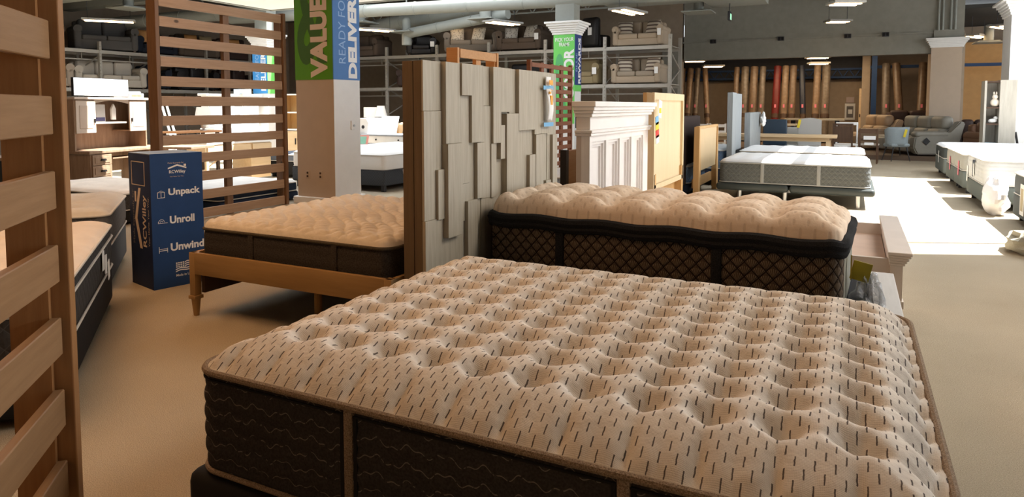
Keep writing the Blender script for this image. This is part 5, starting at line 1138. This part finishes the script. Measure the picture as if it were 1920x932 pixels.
ar = sofa('brown leather armchair right of the large reclining sofa', (3.15, 20.6, 0), 30, 0.95, 0.9, 1.0, plain('brown_leather', (0.16, 0.085, 0.05), 0.45), 1, cat='armchair', name='armchair')
sofa('dark brown sofa top showing behind the grey-taupe recliner', (2.9, 21.75, 0), 0, 1.0, 0.7, 1.05, F_CHOC, 2)
# bookcase on the right
rb = T('bookcase', 'tall taupe wood bookcase standing beside the white column', 'bookcase', (2.50, 17.55, 0))
G().box(0, 0.04, 0, 0.45, 0, 1.94).done('side_panel', M_TWOOD, rb); G().box(0.27, 0.56, -0.02, 0.45, 0, 1.95).done('side_panel', M_TWOOD, rb, label='broad side panel'); G().box(0.04, 0.27, 0.42, 0.45, 0, 1.94).done('back_panel', M_TWOOD, rb)
for z in (0.1, 0.55, 1.0, 1.35, 1.90): G().box(0.03, 0.28, 0.02, 0.44, z, z+0.035).done('shelf', M_DARKW, rb)
rbt = T('figurine', 'white rabbit-like ornament on the upper bookcase shelf', 'ornament', (2.68, 17.65, 1.385)); G().sphere((0.02, 0, 0.09), 0.085, (1, 1, 1.05)).sphere((0.02, -0.02, 0.21), 0.055).sphere((0.0, 0, 0.285), 0.017, (1, 1, 2.4)).sphere((0.045, 0, 0.285), 0.017, (1, 1, 2.4)).done('body', plain('cream_ceramic', (0.75, 0.66, 0.55), 0.4), rbt, True)
rbt = T('figurine', 'small white figure lying on the middle bookcase shelf', 'ornament', (2.68, 17.68, 1.035)); G().sphere((0, 0, 0.05), 0.05, (1.6, 1, 1)).sphere((0.05, 0, 0.11), 0.04).done('body', M_WHITE, rbt, True)
rbt = T('book', 'pale blue book lying on the lower bookcase shelf', 'book', (2.66, 17.70, 0.587)); G().box(-0.1, 0.1, -0.08, 0.08, 0, 0.03).done('cover', plain('pale_blue_cover_card', (0.4, 0.6, 0.75), 0.6), rbt); G().box(-0.095, 0.098, -0.085, 0.07, 0.004, 0.026).done('pages', M_PAPER, rbt)
pb = T('pole', 'black pole leaning between the bookcase and the white column', 'pole', (3.12, 17.8, 0)); G().bar((0.14, 0, 0), (0, 0.05, 0.85), 0.04).done('shaft', M_BLACKP, pb); G().sphere((0.14, 0, 0.02), 0.03).done('foot', M_BLACKP, pb)

# ------------------------------------------------------------------ rug store
M_ROLLS = [plain('brown_wrapped_roll', (0.15, 0.098, 0.062), 0.3, var=0.2, scale=9), plain('tan_wrapped_roll', (0.20, 0.132, 0.082), 0.3, var=0.2, scale=9), plain('taupe_wrapped_roll', (0.14, 0.108, 0.08), 0.28, var=0.25, scale=9), plain('dark_red_roll', (0.13, 0.014, 0.012), 0.4, var=0.2), plain('navy_roll', (0.022, 0.026, 0.04), 0.35, var=0.2)]
rolls = [(-6.25, 0.13, 0.0, 1, 'tan'), (-5.95, 0.13, 0.04, 0, 'brown'), (-5.64, 0.12, 0.0, 1, 'tan'), (-5.36, 0.10, 0.04, 2, 'taupe'), (-5.05, 0.10, 0.50, 1, 'slanting tan'),
         (-3.92, 0.10, 0.02, 0, 'slim brown'), (-3.62, 0.14, 0.05, 2, 'taupe'), (-3.30, 0.14, 0.02, 0, 'brown'), (-3.00, 0.11, 0.02, 2, 'taupe'),
         (-2.50, 0.13, -0.03, 3, 'dark red'), (-2.22, 0.12, 0.0, 1, 'tan'), (-1.96, 0.12, 0.0, 0, 'brown'), (-1.66, 0.10, 0.26, 4, 'leaning navy'), (-1.17, 0.12, -0.05, 1, 'tan'), (-0.88, 0.14, 0.0, 2, 'taupe'),
         (0.98, 0.13, 0.05, 2, 'taupe'), (1.30, 0.13, 0.32, 0, 'slanting brown'), (2.05, 0.13, -0.14, 0, 'brown')]
places = ['left end of the rug store behind the rack upright', 'second from the left end of the rug store', 'third from the left end of the rug store', 'fourth from the left end of the rug store', 'left of the open wall in the rug store', 'just right of the open wall', 'second right of the open wall', 'third right of the open wall', 'left of the dark red roll', 'near the middle of the rug store', 'just right of the dark red roll', 'left of the navy roll', 'beside the brown rolls', 'right of the navy roll', 'under the low lamp pair', 'nearest the door in the right bay', 'sliding across the right bay', 'against the far pillar']
for (xx, r_, lean, mi, cn), pl in zip(rolls, places):
    t = T('carpet_roll', cn+' wrapped carpet roll '+pl, 'carpet roll', (xx+lean*0.5, 26.0, 0.12), 0, 'carpet rolls in the rug store')
    top = (-lean*0.6, 0.75, 2.72)
    G().cyl((0, 0, 0.02), top, r_, r_*0.98, n=18).done('roll', M_ROLLS[mi], t, True)
    G().cyl((-lean*0.6*0.30, 0.75*0.30, 0.84), (-lean*0.6*0.36, 0.75*0.36, 0.99), r_*1.04, n=18).done('wrap_band', M_DARKW, t, True)
    c = Vector((0, 0, 0.02)).lerp(Vector(top), 0.47); G().box(c.x-0.03, c.x+0.03, c.y-r_-0.03, c.y-r_-0.02, c.z-0.06, c.z+0.06).done('paper_tag', M_PINKT, t)
g = G()
for z in (2.45, 2.75): g.bar((-7.4, 27.7, z), (0.4, 27.7, z), 0.07)
for i in range(20):
    x0 = -7.2+0.38*i; g.bar((x0, 27.7, 2.45), (x0+0.19, 27.7, 2.75), 0.03); g.bar((x0+0.19, 27.7, 2.75), (x0+0.38, 27.7, 2.45), 0.03)
st(g, 'ceiling_truss_2', M_BLUEM)
st(G().box(-7.4, 0.4, 27.75, 27.95, 2.38, 3.35), 'ceiling_fascia', plain('dark_fascia', (0.045, 0.045, 0.05), 0.8))
st(G().bar((0.5, 26.9, 2.75), (2.6, 26.9, 2.75), 0.1), 'trim_blue_bar_1', M_BLUEM); st(G().bar((2.85, 26.2, 2.72), (5.5, 26.2, 2.72), 0.1), 'trim_blue_bar_2', M_BLUEM)
st(G().bar((0.62, 26.6, 0), (0.62, 26.6, 3.3), 0.16, 0.16), 'trim_blue_post', M_BLUEM)
st(G().box(0.25, 0.5, 26.9, 28, 0, 3.35), 'wall_stockroom_pier', M_WALLT)
dr_ = T('door_frame', 'pale wood door edge beside the wall sign in the rug store', 'door', (0.18, 26.95, 0.12)); G().box(0, 0.07, 0, 0.04, 0, 1.9).done('stile', M_LOAK, dr_); G().box(0.02, 0.05, -0.02, 0, 0.9, 1.0).done('hinge', M_DARKM, dr_)
ws = T('wall_sign', 'white framed notice panel on the lit back wall of the rug store', 'sign', (-0.10, 27.98, 0.9)); G().box(-0.17, 0.17, -0.03, 0, 0, 0.60).done('frame', M_WHITE, ws); G().box(-0.11, 0.11, -0.034, -0.03, 0.08, 0.50).done('panel', plain('grey_notice', (0.16, 0.15, 0.15), 0.5), ws); G().box(-0.06, 0.08, -0.037, -0.034, 0.22, 0.38).done('white_sheet', M_PAPER, ws); G().box(-0.13, 0.13, -0.03, 0, 0.63, 0.83).done('upper_plate', plain('pinkish_plate', (0.5, 0.4, 0.38), 0.5), ws)
print('objects', len(bpy.data.objects))
